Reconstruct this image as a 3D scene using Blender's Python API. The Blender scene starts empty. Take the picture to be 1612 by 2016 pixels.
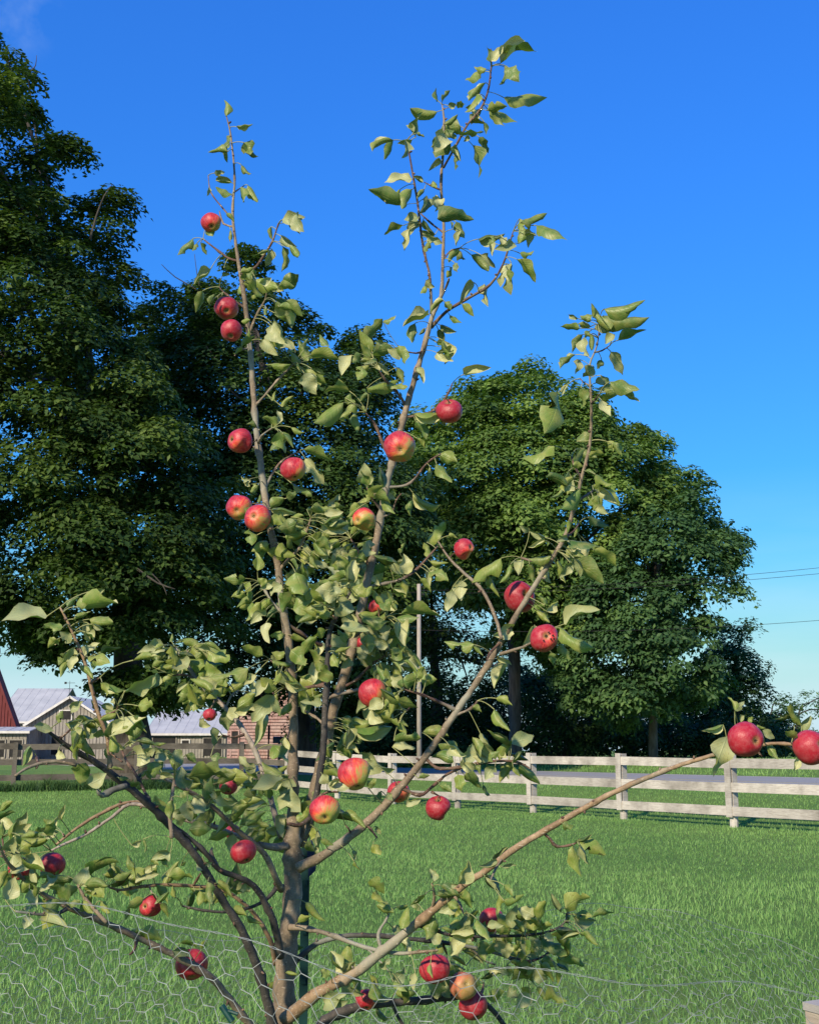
import bpy, math, random
import numpy as np
from mathutils import Vector, Matrix, Quaternion
R = random.Random(7)
NR = np.random.RandomState(11)
scene = bpy.context.scene
COL = scene.collection
# ------------------------------------------------------------------ camera
EYE = 1.5
F = 2400.0            # focal length in photograph pixels (photo 1612 x 2016)
HZ = 1478.0           # row of the horizon
PITCH = math.atan((HZ-1008.0)/F)
cam_d = bpy.data.cameras.new('camera')
cam = bpy.data.objects.new('camera', cam_d); COL.objects.link(cam)
cam_d.sensor_fit = 'HORIZONTAL'; cam_d.sensor_width = 36; cam_d.lens = 36*F/1612
cam_d.clip_start = 0.05; cam_d.clip_end = 4000
cam.location = (0, 0, EYE); cam.rotation_euler = (math.pi/2+PITCH, 0, 0)
scene.camera = cam
# ------------------------------------------------------------------ sky and sun
SUN_EL, SUN_AZ = math.radians(30), math.radians(209)     # azimuth clockwise from +Y
world = bpy.data.worlds.new('World'); scene.world = world; world.use_nodes = True
wn, wl = world.node_tree.nodes, world.node_tree.links
wn.clear()
wo = wn.new('ShaderNodeOutputWorld'); bg = wn.new('ShaderNodeBackground')
sky = wn.new('ShaderNodeTexSky'); sky.sky_type = 'NISHITA'; sky.sun_disc = False
sky.sun_elevation = SUN_EL; sky.sun_rotation = SUN_AZ
sky.altitude = 200; sky.air_density = 1.0; sky.dust_density = 0.35; sky.ozone_density = 2.6
# the camera's rendering of a clear polarised evening sky: deeper chroma at the same brightness
SKY = .13
def wmath(op, a_, b_=None):
    n_ = wn.new('ShaderNodeVectorMath'); n_.operation = op
    wl.new(a_, n_.inputs[0])
    if op == 'SCALE':
        if hasattr(b_, 'is_linked'): wl.new(b_, n_.inputs['Scale'])
        else: n_.inputs['Scale'].default_value = b_
    elif b_ is not None: n_.inputs[1].default_value = b_
    return n_.outputs[0]
c0 = wmath('SCALE', sky.outputs[0], SKY)
bw = wn.new('ShaderNodeRGBToBW'); wl.new(c0, bw.inputs[0])
pw = wn.new('ShaderNodeMath'); pw.operation = 'POWER'; pw.inputs[1].default_value = -1.85; wl.new(bw.outputs[0], pw.inputs[0])
g1 = wn.new('ShaderNodeGamma'); g1.inputs['Gamma'].default_value = 2.65; wl.new(c0, g1.inputs['Color'])
c1 = wmath('SCALE', g1.outputs[0], pw.outputs[0]); gm = wn.new('ShaderNodeVectorMath'); gm.operation = 'MULTIPLY'; wl.new(c1, gm.inputs[0])
gm.inputs[1].default_value = (.385/SKY, .555/SKY, .42/SKY)
# thin cirrus low in the sky
tc = wn.new('ShaderNodeTexCoord'); mp = wn.new('ShaderNodeMapping'); mp.inputs['Scale'].default_value = (1.5, 1.5, 9)
nz = wn.new('ShaderNodeTexNoise'); nz.inputs['Scale'].default_value = 1.6; nz.inputs['Detail'].default_value = 6
cr = wn.new('ShaderNodeValToRGB'); cr.color_ramp.elements[0].position = .42; cr.color_ramp.elements[1].position = .70
cr.color_ramp.elements[0].color = (0, 0, 0, 1); cr.color_ramp.elements[1].color = (.55, .55, .55, 1)
sx = wn.new('ShaderNodeSeparateXYZ'); rz = wn.new('ShaderNodeMapRange')
rz.inputs['From Min'].default_value = .02; rz.inputs['From Max'].default_value = .22; rz.inputs['To Min'].default_value = 1; rz.inputs['To Max'].default_value = 0.0
mu = wn.new('ShaderNodeMath'); mu.operation = 'MULTIPLY'
mx = wn.new('ShaderNodeMix'); mx.data_type = 'RGBA'; mx.inputs[7].default_value = (4.6, 5.6, 6.4, 1)
wl.new(tc.outputs['Generated'], mp.inputs[0]); wl.new(mp.outputs[0], nz.inputs['Vector']); wl.new(nz.outputs[0], cr.inputs[0])
wl.new(tc.outputs['Generated'], sx.inputs[0]); wl.new(sx.outputs[2], rz.inputs[0])
# one small wisp high on the left
wd = Vector((-806+12, 2400*math.cos(PITCH)-990*math.sin(PITCH), 2400*math.sin(PITCH)+990*math.cos(PITCH))).normalized()
dt = wn.new('ShaderNodeVectorMath'); dt.operation = 'DOT_PRODUCT'; wl.new(tc.outputs['Generated'], dt.inputs[0]); dt.inputs[1].default_value = wd
wr = wn.new('ShaderNodeMapRange'); wr.inputs['From Min'].default_value = .9990; wr.inputs['From Max'].default_value = 1.0; wr.inputs['To Max'].default_value = .55; wr.interpolation_type = 'SMOOTHSTEP'
n9 = wn.new('ShaderNodeTexNoise'); n9.inputs['Scale'].default_value = 22; n9.inputs['Detail'].default_value = 6; wl.new(tc.outputs['Generated'], n9.inputs['Vector'])
m9 = wn.new('ShaderNodeMath'); m9.operation = 'MULTIPLY'; wl.new(dt.outputs['Value'], wr.inputs[0]); wl.new(wr.outputs[0], m9.inputs[0]); r9 = wn.new('ShaderNodeValToRGB'); r9.color_ramp.elements[0].position = .44; r9.color_ramp.elements[1].position = .8; r9.color_ramp.elements[1].color = (.5, .5, .5, 1); wl.new(n9.outputs[0], r9.inputs[0]); wl.new(r9.outputs[0], m9.inputs[1])
ad = wn.new('ShaderNodeMath'); ad.operation = 'ADD'; wl.new(rz.outputs[0], mu.inputs[1]); wl.new(cr.outputs[0], mu.inputs[0])
wl.new(mu.outputs[0], ad.inputs[0]); wl.new(m9.outputs[0], ad.inputs[1])
wl.new(ad.outputs[0], mx.inputs[0])
hz = wn.new('ShaderNodeMapRange'); hz.inputs['From Min'].default_value = -.02; hz.inputs['From Max'].default_value = .17; hz.inputs['To Min'].default_value = .95; hz.inputs['To Max'].default_value = 0
hz.interpolation_type = 'SMOOTHSTEP'; wl.new(sx.outputs[2], hz.inputs[0])
mh = wn.new('ShaderNodeMix'); mh.data_type = 'RGBA'; wl.new(hz.outputs[0], mh.inputs[0]); wl.new(gm.outputs[0], mh.inputs[6]); mh.inputs[7].default_value = (.44/SKY, .60/SKY, .74/SKY, 1)
wl.new(mh.outputs[2], mx.inputs[6])
wl.new(mx.outputs[2], bg.inputs['Color']); bg.inputs['Strength'].default_value = SKY
wl.new(bg.outputs[0], wo.inputs['Surface'])
sun_d = bpy.data.lights.new('sun', 'SUN'); sun = bpy.data.objects.new('sun', sun_d); COL.objects.link(sun)
sun_d.energy = 5.0; sun_d.angle = math.radians(3.5); sun_d.color = (1, .86, .64)
to_sun = Vector((math.sin(SUN_AZ)*math.cos(SUN_EL), math.cos(SUN_AZ)*math.cos(SUN_EL), math.sin(SUN_EL)))
sun.rotation_euler = to_sun.to_track_quat('Z', 'Y').to_euler(); sun.location = to_sun*60+Vector((0, 0, 5))
vs = scene.view_settings; vs.view_transform = 'Standard'; vs.look = 'None'; vs.exposure = 0.35; vs.gamma = 1.0
try: vs.use_curve_mapping = False
except Exception: pass
scene.cycles.max_bounces = 6; scene.cycles.transmission_bounces = 4; scene.cycles.transparent_max_bounces = 4

# ------------------------------------------------------------------ helpers
cp, sp = math.cos(PITCH), math.sin(PITCH)
def at(x, y, Y):
    """the point at forward distance Y that the photograph shows at pixel x, y"""
    a, b = x-806.0, 1008.0-y
    d = Vector((a, F*cp-b*sp, F*sp+b*cp))
    k = Y/d.y
    return Vector((d.x*k, Y, EYE+d.z*k))
def m_per_px(Y): return Y*1.02/F
def tag(o, label=None, cat=None, group=None, kind=None):
    if label: o['label'] = label
    if cat: o['category'] = cat
    if group: o['group'] = group
    if kind: o['kind'] = kind
    return o
def empty(name, loc=(0, 0, 0), label=None, cat=None, group=None):
    o = bpy.data.objects.new(name, None); COL.objects.link(o); o.location = loc; o.empty_display_size = .1
    return tag(o, label, cat, group)
def link(name, me, parent=None, loc=None):
    o = bpy.data.objects.new(name, me); COL.objects.link(o)
    if parent is not None:
        o.parent = parent
        if loc is None: o.location = -Vector(parent_origin(parent))
    if loc is not None: o.location = loc
    return o
def parent_origin(p):
    v = Vector(p.location)
    while p.parent is not None:
        p = p.parent; v += Vector(p.location)
    return v
def mesh_np(name, V, faces=None, loops=None, starts=None, mat=None, smooth=True, tint=None, mats=None):
    me = bpy.data.meshes.new(name)
    if faces is not None:
        me.from_pydata([tuple(v) for v in V], [], faces)
    else:
        V = np.asarray(V, np.float32)
        me.vertices.add(len(V)); me.vertices.foreach_set('co', V.ravel())
        me.loops.add(len(loops)); me.loops.foreach_set('vertex_index', np.asarray(loops, np.int32))
        me.polygons.add(len(starts)); me.polygons.foreach_set('loop_start', np.asarray(starts, np.int32))
        me.update(calc_edges=True)
    if smooth: me.polygons.foreach_set('use_smooth', np.ones(len(me.polygons), bool))
    if tint is not None:
        a = me.attributes.new('tint', 'FLOAT', 'FACE'); a.data.foreach_set('value', np.asarray(tint, np.float32))
    if mat is not None: me.materials.append(mat)
    me.update()
    return me
class MB:
    """collects boxes, bars and tubes that form ONE part"""
    def __init__(s): s.v, s.f = [], []
    def box(s, c, size, rz=0, rx=0, ry=0):
        M = Matrix.Rotation(rz, 3, 'Z') @ Matrix.Rotation(ry, 3, 'Y') @ Matrix.Rotation(rx, 3, 'X')
        n = len(s.v); c = Vector(c)
        for dx in (-.5, .5):
            for dy in (-.5, .5):
                for dz in (-.5, .5):
                    s.v.append(c+M @ Vector((dx*size[0], dy*size[1], dz*size[2])))
        for q in ((0, 1, 3, 2), (4, 6, 7, 5), (0, 4, 5, 1), (2, 3, 7, 6), (0, 2, 6, 4), (1, 5, 7, 3)): s.f.append(tuple(n+i for i in q))
        return s
    def beam(s, a, b, w, h, up=Vector((0, 0, 1))):
        a, b = Vector(a), Vector(b); d = (b-a).normalized(); sd = d.cross(up).normalized(); u = sd.cross(d)
        n = len(s.v)
        for p in (a, b):
            for i, j in ((-1, -1), (1, -1), (1, 1), (-1, 1)): s.v.append(p+sd*(w/2*i)+u*(h/2*j))
        for q in ((3, 2, 1, 0), (4, 5, 6, 7), (0, 1, 5, 4), (1, 2, 6, 5), (2, 3, 7, 6), (3, 0, 4, 7)): s.f.append(tuple(n+i for i in q))
        return s
    def poly(s, pts, thick):
        """flat polygon given thickness along vector thick"""
        n = len(s.v); k = len(pts); t = Vector(thick)
        for p in pts: s.v.append(Vector(p))
        for p in pts: s.v.append(Vector(p)+t)
        s.f.append(tuple(n+i for i in range(k))); s.f.append(tuple(n+k+i for i in reversed(range(k))))
        for i in range(k):
            j = (i+1) % k; s.f.append((n+i, n+k+i, n+k+j, n+j))
        return s
    def tube(s, pts, rads, seg=6, cap=True):
        n0 = len(s.v); pts = [Vector(p) for p in pts]; prev = None
        for i, p in enumerate(pts):
            d = (pts[min(i+1, len(pts)-1)]-pts[max(i-1, 0)])
            d = d.normalized() if d.length > 1e-9 else Vector((0, 0, 1))
            if prev is None:
                a = d.orthogonal().normalized()
            else:
                a = prev-d*prev.dot(d); a = a.normalized() if a.length > 1e-6 else d.orthogonal().normalized()
            prev = a; b = d.cross(a)
            for k in range(seg):
                t = 2*math.pi*k/seg; s.v.append(p+(a*math.cos(t)+b*math.sin(t))*rads[i])
        for i in range(len(pts)-1):
            for k in range(seg):
                k2 = (k+1) % seg
                s.f.append((n0+i*seg+k, n0+i*seg+k2, n0+(i+1)*seg+k2, n0+(i+1)*seg+k))
        if cap:
            s.f.append(tuple(n0+k for k in reversed(range(seg)))); s.f.append(tuple(n0+(len(pts)-1)*seg+k for k in range(seg)))
        return s
    def build(s, name, mat, parent=None, smooth=False, kind=None, label=None):
        me = mesh_np(name, s.v, faces=s.f, mat=mat, smooth=smooth)
        o = link(name, me, parent)
        return tag(o, label=label, kind=kind)
def catmull(P, step):
    """P: list of tuples (any dimension) -> resampled list"""
    P = [np.array(p, float) for p in P]
    out = []
    for i in range(len(P)-1):
        p0 = P[max(i-1, 0)]; p1 = P[i]; p2 = P[i+1]; p3 = P[min(i+2, len(P)-1)]
        n = max(2, int(np.linalg.norm((p2-p1)[:2])/step))
        for k in range(n):
            t = k/n
            out.append(.5*((2*p1)+(-p0+p2)*t+(2*p0-5*p1+4*p2-p3)*t*t+(-p0+3*p1-3*p2+p3)*t**3))
    out.append(P[-1]); return out
# ------------------------------------------------------------------ materials
class NT:
    def __init__(s, name):
        s.m = bpy.data.materials.new(name); s.m.use_nodes = True; s.n = s.m.node_tree.nodes; s.l = s.m.node_tree.links
        s.b = s.n['Principled BSDF']; s.out = s.n['Material Output']
    def node(s, t, **kw):
        n = s.n.new(t)
        for k, v in kw.items(): setattr(n, k, v)
        return n
    def noise(s, scale, detail=4, vec=None, rough=.55, stretch=None, coord='Object'):
        tcn = s.node('ShaderNodeTexCoord'); n = s.node('ShaderNodeTexNoise'); n.inputs['Scale'].default_value = scale
        n.inputs['Detail'].default_value = detail; n.inputs['Roughness'].default_value = rough
        v = vec if vec is not None else tcn.outputs[coord]
        if stretch:
            mpn = s.node('ShaderNodeMapping'); mpn.inputs['Scale'].default_value = stretch; s.l.new(v, mpn.inputs[0]); v = mpn.outputs[0]
        s.l.new(v, n.inputs['Vector']); return n.outputs[0]
    def ramp(s, fac, stops):
        r = s.node('ShaderNodeValToRGB'); e = r.color_ramp.elements
        while len(e) < len(stops): e.new(.5)
        for i, (p, c) in enumerate(stops):
            e[i].position = p; e[i].color = (c[0], c[1], c[2], 1) if isinstance(c, (tuple, list)) else (c, c, c, 1)
        s.l.new(fac, r.inputs[0]); return r.outputs[0]
    def mix(s, fac, a, b, mode='MIX'):
        m = s.node('ShaderNodeMix', data_type='RGBA', blend_type=mode)
        for sock, v in ((m.inputs[0], fac), (m.inputs[6], a), (m.inputs[7], b)):
            if hasattr(v, 'is_linked'): s.l.new(v, sock)
            elif isinstance(v, (tuple, list)): sock.default_value = (v[0], v[1], v[2], 1)
            else: sock.default_value = v
        return m.outputs[2]
    def math(s, op, a, b=None, c=None, clamp=False):
        m = s.node('ShaderNodeMath', operation=op, use_clamp=clamp)
        for i, v in enumerate((a, b, c)):
            if v is None: continue
            if hasattr(v, 'is_linked'): s.l.new(v, m.inputs[i])
            else: m.inputs[i].default_value = v
        return m.outputs[0]
    def bump(s, h, strength=.3, dist=.01):
        b = s.node('ShaderNodeBump'); b.inputs['Strength'].default_value = strength; b.inputs['Distance'].default_value = dist
        s.l.new(h, b.inputs['Height']); s.l.new(b.outputs[0], s.b.inputs['Normal']); return b.outputs[0]
    def col(s, v):
        if hasattr(v, 'is_linked'): s.l.new(v, s.b.inputs['Base Color'])
        else: s.b.inputs['Base Color'].default_value = (*v, 1)
    def rough(s, r): s.b.inputs['Roughness'].default_value = r
def simple(name, c1, c2, scale=5, rough=.8, bump=.2, dist=.01, stretch=None, detail=5, metal=0, spec=.3):
    t = NT(name); n = t.noise(scale, detail, stretch=stretch)
    t.col(t.ramp(n, [(.3, c1), (.7, c2)])); t.rough(rough); t.b.inputs['Metallic'].default_value = metal
    t.b.inputs['Specular IOR Level'].default_value = spec
    if bump: t.bump(n, bump, dist)
    return t.m
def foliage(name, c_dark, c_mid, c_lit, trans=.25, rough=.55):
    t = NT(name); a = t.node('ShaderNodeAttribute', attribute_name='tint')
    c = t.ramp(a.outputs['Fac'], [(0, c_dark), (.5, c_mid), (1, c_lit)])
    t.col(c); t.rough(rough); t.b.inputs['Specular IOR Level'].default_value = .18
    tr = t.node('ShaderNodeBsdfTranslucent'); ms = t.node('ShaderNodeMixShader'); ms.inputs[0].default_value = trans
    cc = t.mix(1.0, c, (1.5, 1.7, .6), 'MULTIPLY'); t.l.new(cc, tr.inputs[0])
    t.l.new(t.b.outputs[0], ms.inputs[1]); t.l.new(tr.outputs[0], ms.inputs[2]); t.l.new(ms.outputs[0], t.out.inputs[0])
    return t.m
M = {}
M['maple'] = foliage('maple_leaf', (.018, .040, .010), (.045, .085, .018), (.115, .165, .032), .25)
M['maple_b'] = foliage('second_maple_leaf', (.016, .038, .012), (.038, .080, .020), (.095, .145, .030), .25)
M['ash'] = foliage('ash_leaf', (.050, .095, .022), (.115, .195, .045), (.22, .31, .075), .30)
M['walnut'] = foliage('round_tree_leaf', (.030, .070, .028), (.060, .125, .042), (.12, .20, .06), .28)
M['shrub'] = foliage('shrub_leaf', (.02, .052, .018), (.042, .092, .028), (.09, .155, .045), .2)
M['grass'] = foliage('grass_blade', (.17, .30, .10), (.25, .41, .135), (.37, .54, .20), .48, .6)
t = NT('bark_big'); n = t.noise(2.5, 6, stretch=(3, 3, .6)); t.col(t.ramp(n, [(.3, (.025, .020, .017)), (.7, (.09, .075, .06))])); t.rough(.95); t.bump(n, .8, .08); M['bark_big'] = t.m
t = NT('bark_pale'); n = t.noise(2.5, 6, stretch=(3, 3, .6)); t.col(t.ramp(n, [(.3, (.07, .055, .045)), (.7, (.17, .14, .115))])); t.rough(.95); t.bump(n, .8, .05); M['bark_pale'] = t.m
def bark(name, c1, c2, c3, speck=(.42, .33, .24)):
    t = NT(name); n = t.noise(14, 6, rough=.65); base = t.ramp(n, [(.28, c1), (.5, c2), (.74, c3)])
    n2 = t.noise(110, 3, stretch=(1, 1, 2.2)); sm = t.ramp(n2, [(.60, 0.0), (.68, 0.9)])
    n4 = t.noise(5, 4); lich = t.ramp(n4, [(.55, 0.0), (.68, .6)])
    n5 = t.noise(130, 6, rough=.75, stretch=(1, 1, .5)); base = t.mix(1.0, base, t.ramp(n5, [(.3, .55), (.5, 1.0), (.72, 1.45)]), 'MULTIPLY')
    c = t.mix(sm, base, speck); c = t.mix(lich, c, (.30, .31, .25))
    t.col(c); t.rough(.72)
    n3 = t.noise(60, 5, stretch=(1, 1, .4)); h = t.math('ADD', n3, sm); t.bump(h, .5, .0022); t.b.inputs['Specular IOR Level'].default_value = .35
    return t.m
M['bark_brown'] = bark('apple_bark_brown', (.095, .070, .048), (.18, .135, .09), (.28, .22, .155))
M['bark_dark'] = bark('apple_bark_dark', (.018, .018, .020), (.045, .040, .037), (.10, .085, .07), (.16, .14, .12))
M['bark_tan'] = bark('apple_bark_tan', (.13, .082, .048), (.23, .150, .085), (.33, .235, .15))
M['bark_grey'] = bark('apple_bark_grey', (.12, .095, .075), (.24, .195, .16), (.34, .30, .26))
M['twig'] = bark('twig_bark', (.045, .022, .018), (.10, .055, .038), (.20, .13, .09))
M['petiole'] = simple('leaf_stalk', (.20, .22, .08), (.30, .30, .13), 30, .6, 0)
# ------------------------------------------------------------------ terrain
RU = Vector((-.5, .866)); RN = Vector((.866, .5)); RP = Vector((9.9, 30))
def sm(a, b, x):
    t = np.clip((x-a)/(b-a), 0, 1); return t*t*(3-2*t)
def ground(X, Y):
    X = np.asarray(X, float); Y = np.asarray(Y, float)
    s = (X-RP.x)*RN.x+(Y-RP.y)*RN.y
    z = .46*sm(-5.5, -.6, s)+.50*sm(13.6, 25, s)
    z = z+.20*sm(30, 42, Y)*sm(1, -6, X)*sm(0, -7, s)
    z = z+.03*np.sin(X*.35+1)*np.sin(Y*.28)*sm(3, 8, Y)*sm(0, -6, s)
    return z
def gz(X, Y): return float(ground(X, Y))
ys = np.concatenate([np.arange(-12, 5, 1.0), np.arange(5, 60, .5), np.arange(60, 130, 1.5), np.geomspace(131, 2500, 40)])
xs = np.concatenate([-np.geomspace(61, 2000, 30)[::-1], np.arange(-60, 60, .6), np.geomspace(61, 2000, 30)])
GX, GY = np.meshgrid(xs, ys); GZ = ground(GX, GY)
V = np.stack([GX.ravel(), GY.ravel(), GZ.ravel()], 1); nx, ny = len(xs), len(ys)
I = (np.arange(ny-1)[:, None]*nx+np.arange(nx-1)[None]).ravel()
Q = np.stack([I, I+1, I+nx+1, I+nx], 1)
t = NT('field_soil_and_grass')
n1 = t.noise(1.2, 6, coord='Object'); n2 = t.noise(45, 6, rough=.7, stretch=(1, 1, 1)); n3 = t.noise(.18, 3)
c = t.ramp(n2, [(.25, (.045, .095, .024)), (.5, (.11, .20, .048)), (.8, (.19, .31, .085))])
c = t.mix(t.ramp(n1, [(.35, 0.0), (.7, .5)]), c, (.14, .25, .06)); c = t.mix(t.ramp(n3, [(.4, 0.0), (.65, .4)]), c, (.20, .27, .075))
t.col(c); t.rough(.95); t.bump(n2, .8, .05); t.b.inputs['Specular IOR Level'].default_value = .1
M['field'] = t.m
g = link('ground', mesh_np('ground', V, loops=Q.ravel(), starts=np.arange(len(Q))*4, mat=M['field'])); tag(g, kind='structure')
# road sheet and its pale edge line
t = NT('asphalt'); n = t.noise(60, 8); n2 = t.noise(.5, 4, stretch=(1, 1, 1))
c = t.mix(t.ramp(n2, [(.35, 0.0), (.7, .5)]), t.ramp(n, [(.3, (.20, .20, .205)), (.7, (.29, .285, .29))]), (.31, .30, .30)); t.col(c); t.rough(.85); t.bump(n, .3, .01); M['asphalt'] = t.m
M['line'] = simple('road_paint', (.45, .42, .34), (.70, .68, .62), 6, .7, 0)
M['gravel'] = simple('gravel', (.22, .20, .17), (.34, .31, .27), 22, .9, .5, .02)
def strip(name, s0, s1, z, mat, thick, t0=-60, t1=320, parent=None):
    v, f = [], []
    T = np.arange(t0, t1, 2.0)
    for tt in T:
        for s_, zz in ((s0, z-thick), (s0+.02, z), (s1-.02, z), (s1, z-thick)):
            p = RP+RU*tt+RN*s_; v.append((p.x, p.y, zz))
    for i in range(len(T)-1):
        for k in range(3): f.append((i*4+k, i*4+k+1, i*4+k+5, i*4+k+4))
    return link(name, mesh_np(name, v, faces=f, mat=mat, smooth=False), parent)
tag(strip('road_shoulder', -.5, 13.9, .475, M['gravel'], .25), kind='structure')
tag(strip('road', .5, 12.9, .50, M['asphalt'], .06), kind='structure')
tag(strip('road_marking', .8, .93, .505, M['line'], .003), kind='structure')
tag(strip('road_marking', 12.4, 12.53, .505, M['line'], .003), kind='structure')
tag(strip('road_marking', 6.5, 6.62, .505, simple('centre_paint', (.42, .34, .12), (.62, .50, .20), 6, .7, 0), .003), kind='structure')

# ------------------------------------------------------------------ grass blades
def blades(name, n, Yr, power, h, w, mat, seed, smin=-1e9, smax=1e9, margin=3.0, box=None):
    r = np.random.RandomState(seed)
    a, b = Yr; u = r.rand(n)
    q = 2-power
    Y = (a**q+u*(b**q-a**q))**(1/q) if abs(q) > 1e-3 else a*(b/a)**u
    X = (r.rand(n)*2-1)*(Y*.336+margin)
    if box: X = box[0]+r.rand(n)*(box[1]-box[0]); Y = box[2]+.235*(X+4)*(X < -4)+r.randn(n)*box[3]
    s = (X-RP.x)*RN.x+(Y-RP.y)*RN.y; keep = (s > smin) & (s < smax)
    X, Y = X[keep], Y[keep]; n = len(X)
    # clumping: pull towards noise maxima
    ph = np.sin(X*3.1+1.7*np.sin(Y*2.3))*np.sin(Y*3.7+1.3*np.sin(X*2.9)); big = np.sin(X*.8+2*np.sin(Y*.31))*np.sin(Y*.55+1.1)
    H = h*(.55+.6*r.rand(n))*(1+.25*ph)*(1+.12*big); H *= np.where(r.rand(n) < .03, 1.5, 1)
    Wd = w*(.7+.6*r.rand(n))*(Y/9.0)**.45
    Z = ground(X, Y)-.01
    th = r.rand(n)*2*np.pi; lean = (.15+.75*r.rand(n)**1.3)*H; ld = r.rand(n)*2*np.pi
    dx, dy = np.cos(th)*Wd/2, np.sin(th)*Wd/2; lx, ly = np.cos(ld)*lean, np.sin(ld)*lean
    P = np.zeros((n, 5, 3), np.float32)
    P[:, 0] = np.stack([X-dx, Y-dy, Z], 1); P[:, 1] = np.stack([X+dx, Y+dy, Z], 1)
    P[:, 2] = np.stack([X+dx*.8+lx*.32, Y+dy*.8+ly*.32, Z+H*.6], 1); P[:, 3] = np.stack([X-dx*.8+lx*.32, Y-dy*.8+ly*.32, Z+H*.6], 1)
    P[:, 4] = np.stack([X+lx, Y+ly, Z+H*(1-.25*(lean/H)**2)], 1)
    base = (np.arange(n)*5)[:, None]
    L = np.concatenate([base+0, base+1, base+2, base+3, base+3, base+2, base+4], 1).ravel()
    S = (np.arange(n)*7)[:, None]+np.array([[0, 4]])
    big2 = np.sin(X*.37+3*np.sin(Y*.21+1))*np.sin(Y*.33+2*np.sin(X*.23)); tint = np.clip(.42+.12*ph+.16*big+.22*big2+r.randn(n)*.20+(r.rand(n) < .06)*.4, 0, 1)
    tint = np.repeat(tint, 2)
    o = link(name, mesh_np(name, P.reshape(-1, 3), loops=L, starts=S.ravel(), mat=mat, tint=tint))
    return tag(o, kind='stuff')
o = blades('lawn_grass', 240000, (5.0, 44), 1.5, .066, .0058, M['grass'], 5, smax=-.6)
tag(o, label='green meadow grass covering the field in front of the fence', cat='grass')
o = blades('long_grass', 14000, (30, 50), 1.3, .34, .012, M['shrub'], 16, box=(-22, -4.5, 43.0, .35))  # long blades in dark shrub colour paint the maple's shade band
tag(o, label='uncut grass coloured dark for the maple shade along the foot of the left fence', cat='grass')
o = blades('verge_grass', 60000, (27, 100), 1.3, .16, .012, M['grass'], 6, smin=14.2, smax=40, margin=4)
tag(o, label='rough grass verge below the trees across the road', cat='grass')
# small clover and plantain leaves between the blades
r = np.random.RandomState(9); n = 7000; Y = 5.5+r.rand(n)**1.5*16; X = (r.rand(n)*2-1)*(Y*.336+2.5); msk = (np.sin(X*1.3+2)*np.sin(Y*1.1+X*.3) > .1); X, Y = X[msk], Y[msk]; n = len(X)
Z = ground(X, Y)+.02+.03*r.rand(n); a0 = r.rand(n)*6.28; sz = .010+.012*r.rand(n); P = np.zeros((n, 4, 3), np.float32)
for k, (aa, rr) in enumerate(((0, 1), (1.57, .55), (3.14, .8), (4.71, .55))):
    P[:, k] = np.stack([X+np.cos(a0+aa)*sz*rr, Y+np.sin(a0+aa)*sz*rr, Z+.01*r.randn(n)], 1)
o = link('clover', mesh_np('clover', P.reshape(-1, 3), loops=np.arange(n*4), starts=np.arange(n)*4, mat=M['grass'], tint=.1+.5*r.rand(n)))
tag(o, label='low clover leaves scattered among the meadow grass', cat='clover', kind='stuff')

# ------------------------------------------------------------------ rail fences
def wood(name, c1, c2, c3):
    t = NT(name); n = t.noise(6, 8, stretch=(1, 1, 9), rough=.7); n2 = t.noise(1.7, 4)
    oi = t.node('ShaderNodeObjectInfo')
    c = t.ramp(n, [(.25, c1), (.5, c2), (.8, c3)]); c = t.mix(t.ramp(n2, [(.45, 0.0), (.7, .7)]), c, tuple(x*.55 for x in c1))
    k = t.math('MULTIPLY_ADD', oi.outputs['Random'], .3, .82); cc = t.node('ShaderNodeCombineColor')
    for i in range(3): t.l.new(k, cc.inputs[i])
    t.col(t.mix(1.0, c, cc.outputs[0], 'MULTIPLY')); t.rough(.85); t.bump(n, .5, .006); t.b.inputs['Specular IOR Level'].default_value = .2
    return t.m
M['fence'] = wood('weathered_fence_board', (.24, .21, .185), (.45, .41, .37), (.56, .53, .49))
M['fence_shaded'] = wood('grey_shaded_fence_board', (.065, .058, .046), (.125, .11, .092), (.19, .17, .145))  # same boards darkened: maple shade over the left fence is in the colour
def rail_fence(name, pts, label, mat, H, rails, batten=True, post_r=.075, rail_h=.19):
    root = empty(name, (pts[0][0], pts[0][1], gz(*pts[0])), label, 'fence')
    for i, (x, y) in enumerate(pts):
        z = gz(x, y); j = min(i, len(pts)-2); d = Vector((pts[j+1][0]-pts[j][0], pts[j+1][1]-pts[j][1], 0)).normalized(); nrm = Vector((d.y, -d.x, 0))
        if nrm.y > 0: nrm = -nrm                      # towards the camera
        rz_ = math.atan2(d.y, d.x); tl = R.uniform(-.012, .012)
        mb = MB(); top = z+H
        if batten:
            mb.tube([(x, y, z-.25), (x+tl, y, z+.26)], [post_r*1.12]*2, 10); mb.box((x+tl, y, (z+.26+top)/2), (.14, .14, top-z-.26), rz_)
        else: mb.box((x, y, (z-.25+top)/2), (.15, .15, top-z+.25), rz_, ry=R.uniform(-.01, .01))
        mb.build('post', mat, root)
        if batten:
            c = Vector((x, y, 0))+nrm*(.072+.04+.014)
            MB().box((c.x+tl, c.y, z+.20+(H+.005-.20)/2), (.15, .026, H-.195), rz_).build('batten', mat, root)
        if i < len(pts)-1:
            x2, y2 = pts[i+1]; z2 = gz(x2, y2); off = nrm*(.072+.019 if batten else -.10)
            for rzm in rails:
                jz = R.uniform(-.014, .014); jz2 = R.uniform(-.014, .014)
                a = Vector((x, y, z+rzm+jz))+off+d*.004; b = Vector((x2, y2, z2+rzm+jz2))+off-d*.004
                mb = MB(); mb.beam(a, b, .038, rail_h*R.uniform(.94, 1.0)); mb.build('rail', mat, root)
    return root
fp = [(6.45-1.73*k, 25.0+2.65*k) for k in range(-2, 7)]
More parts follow.
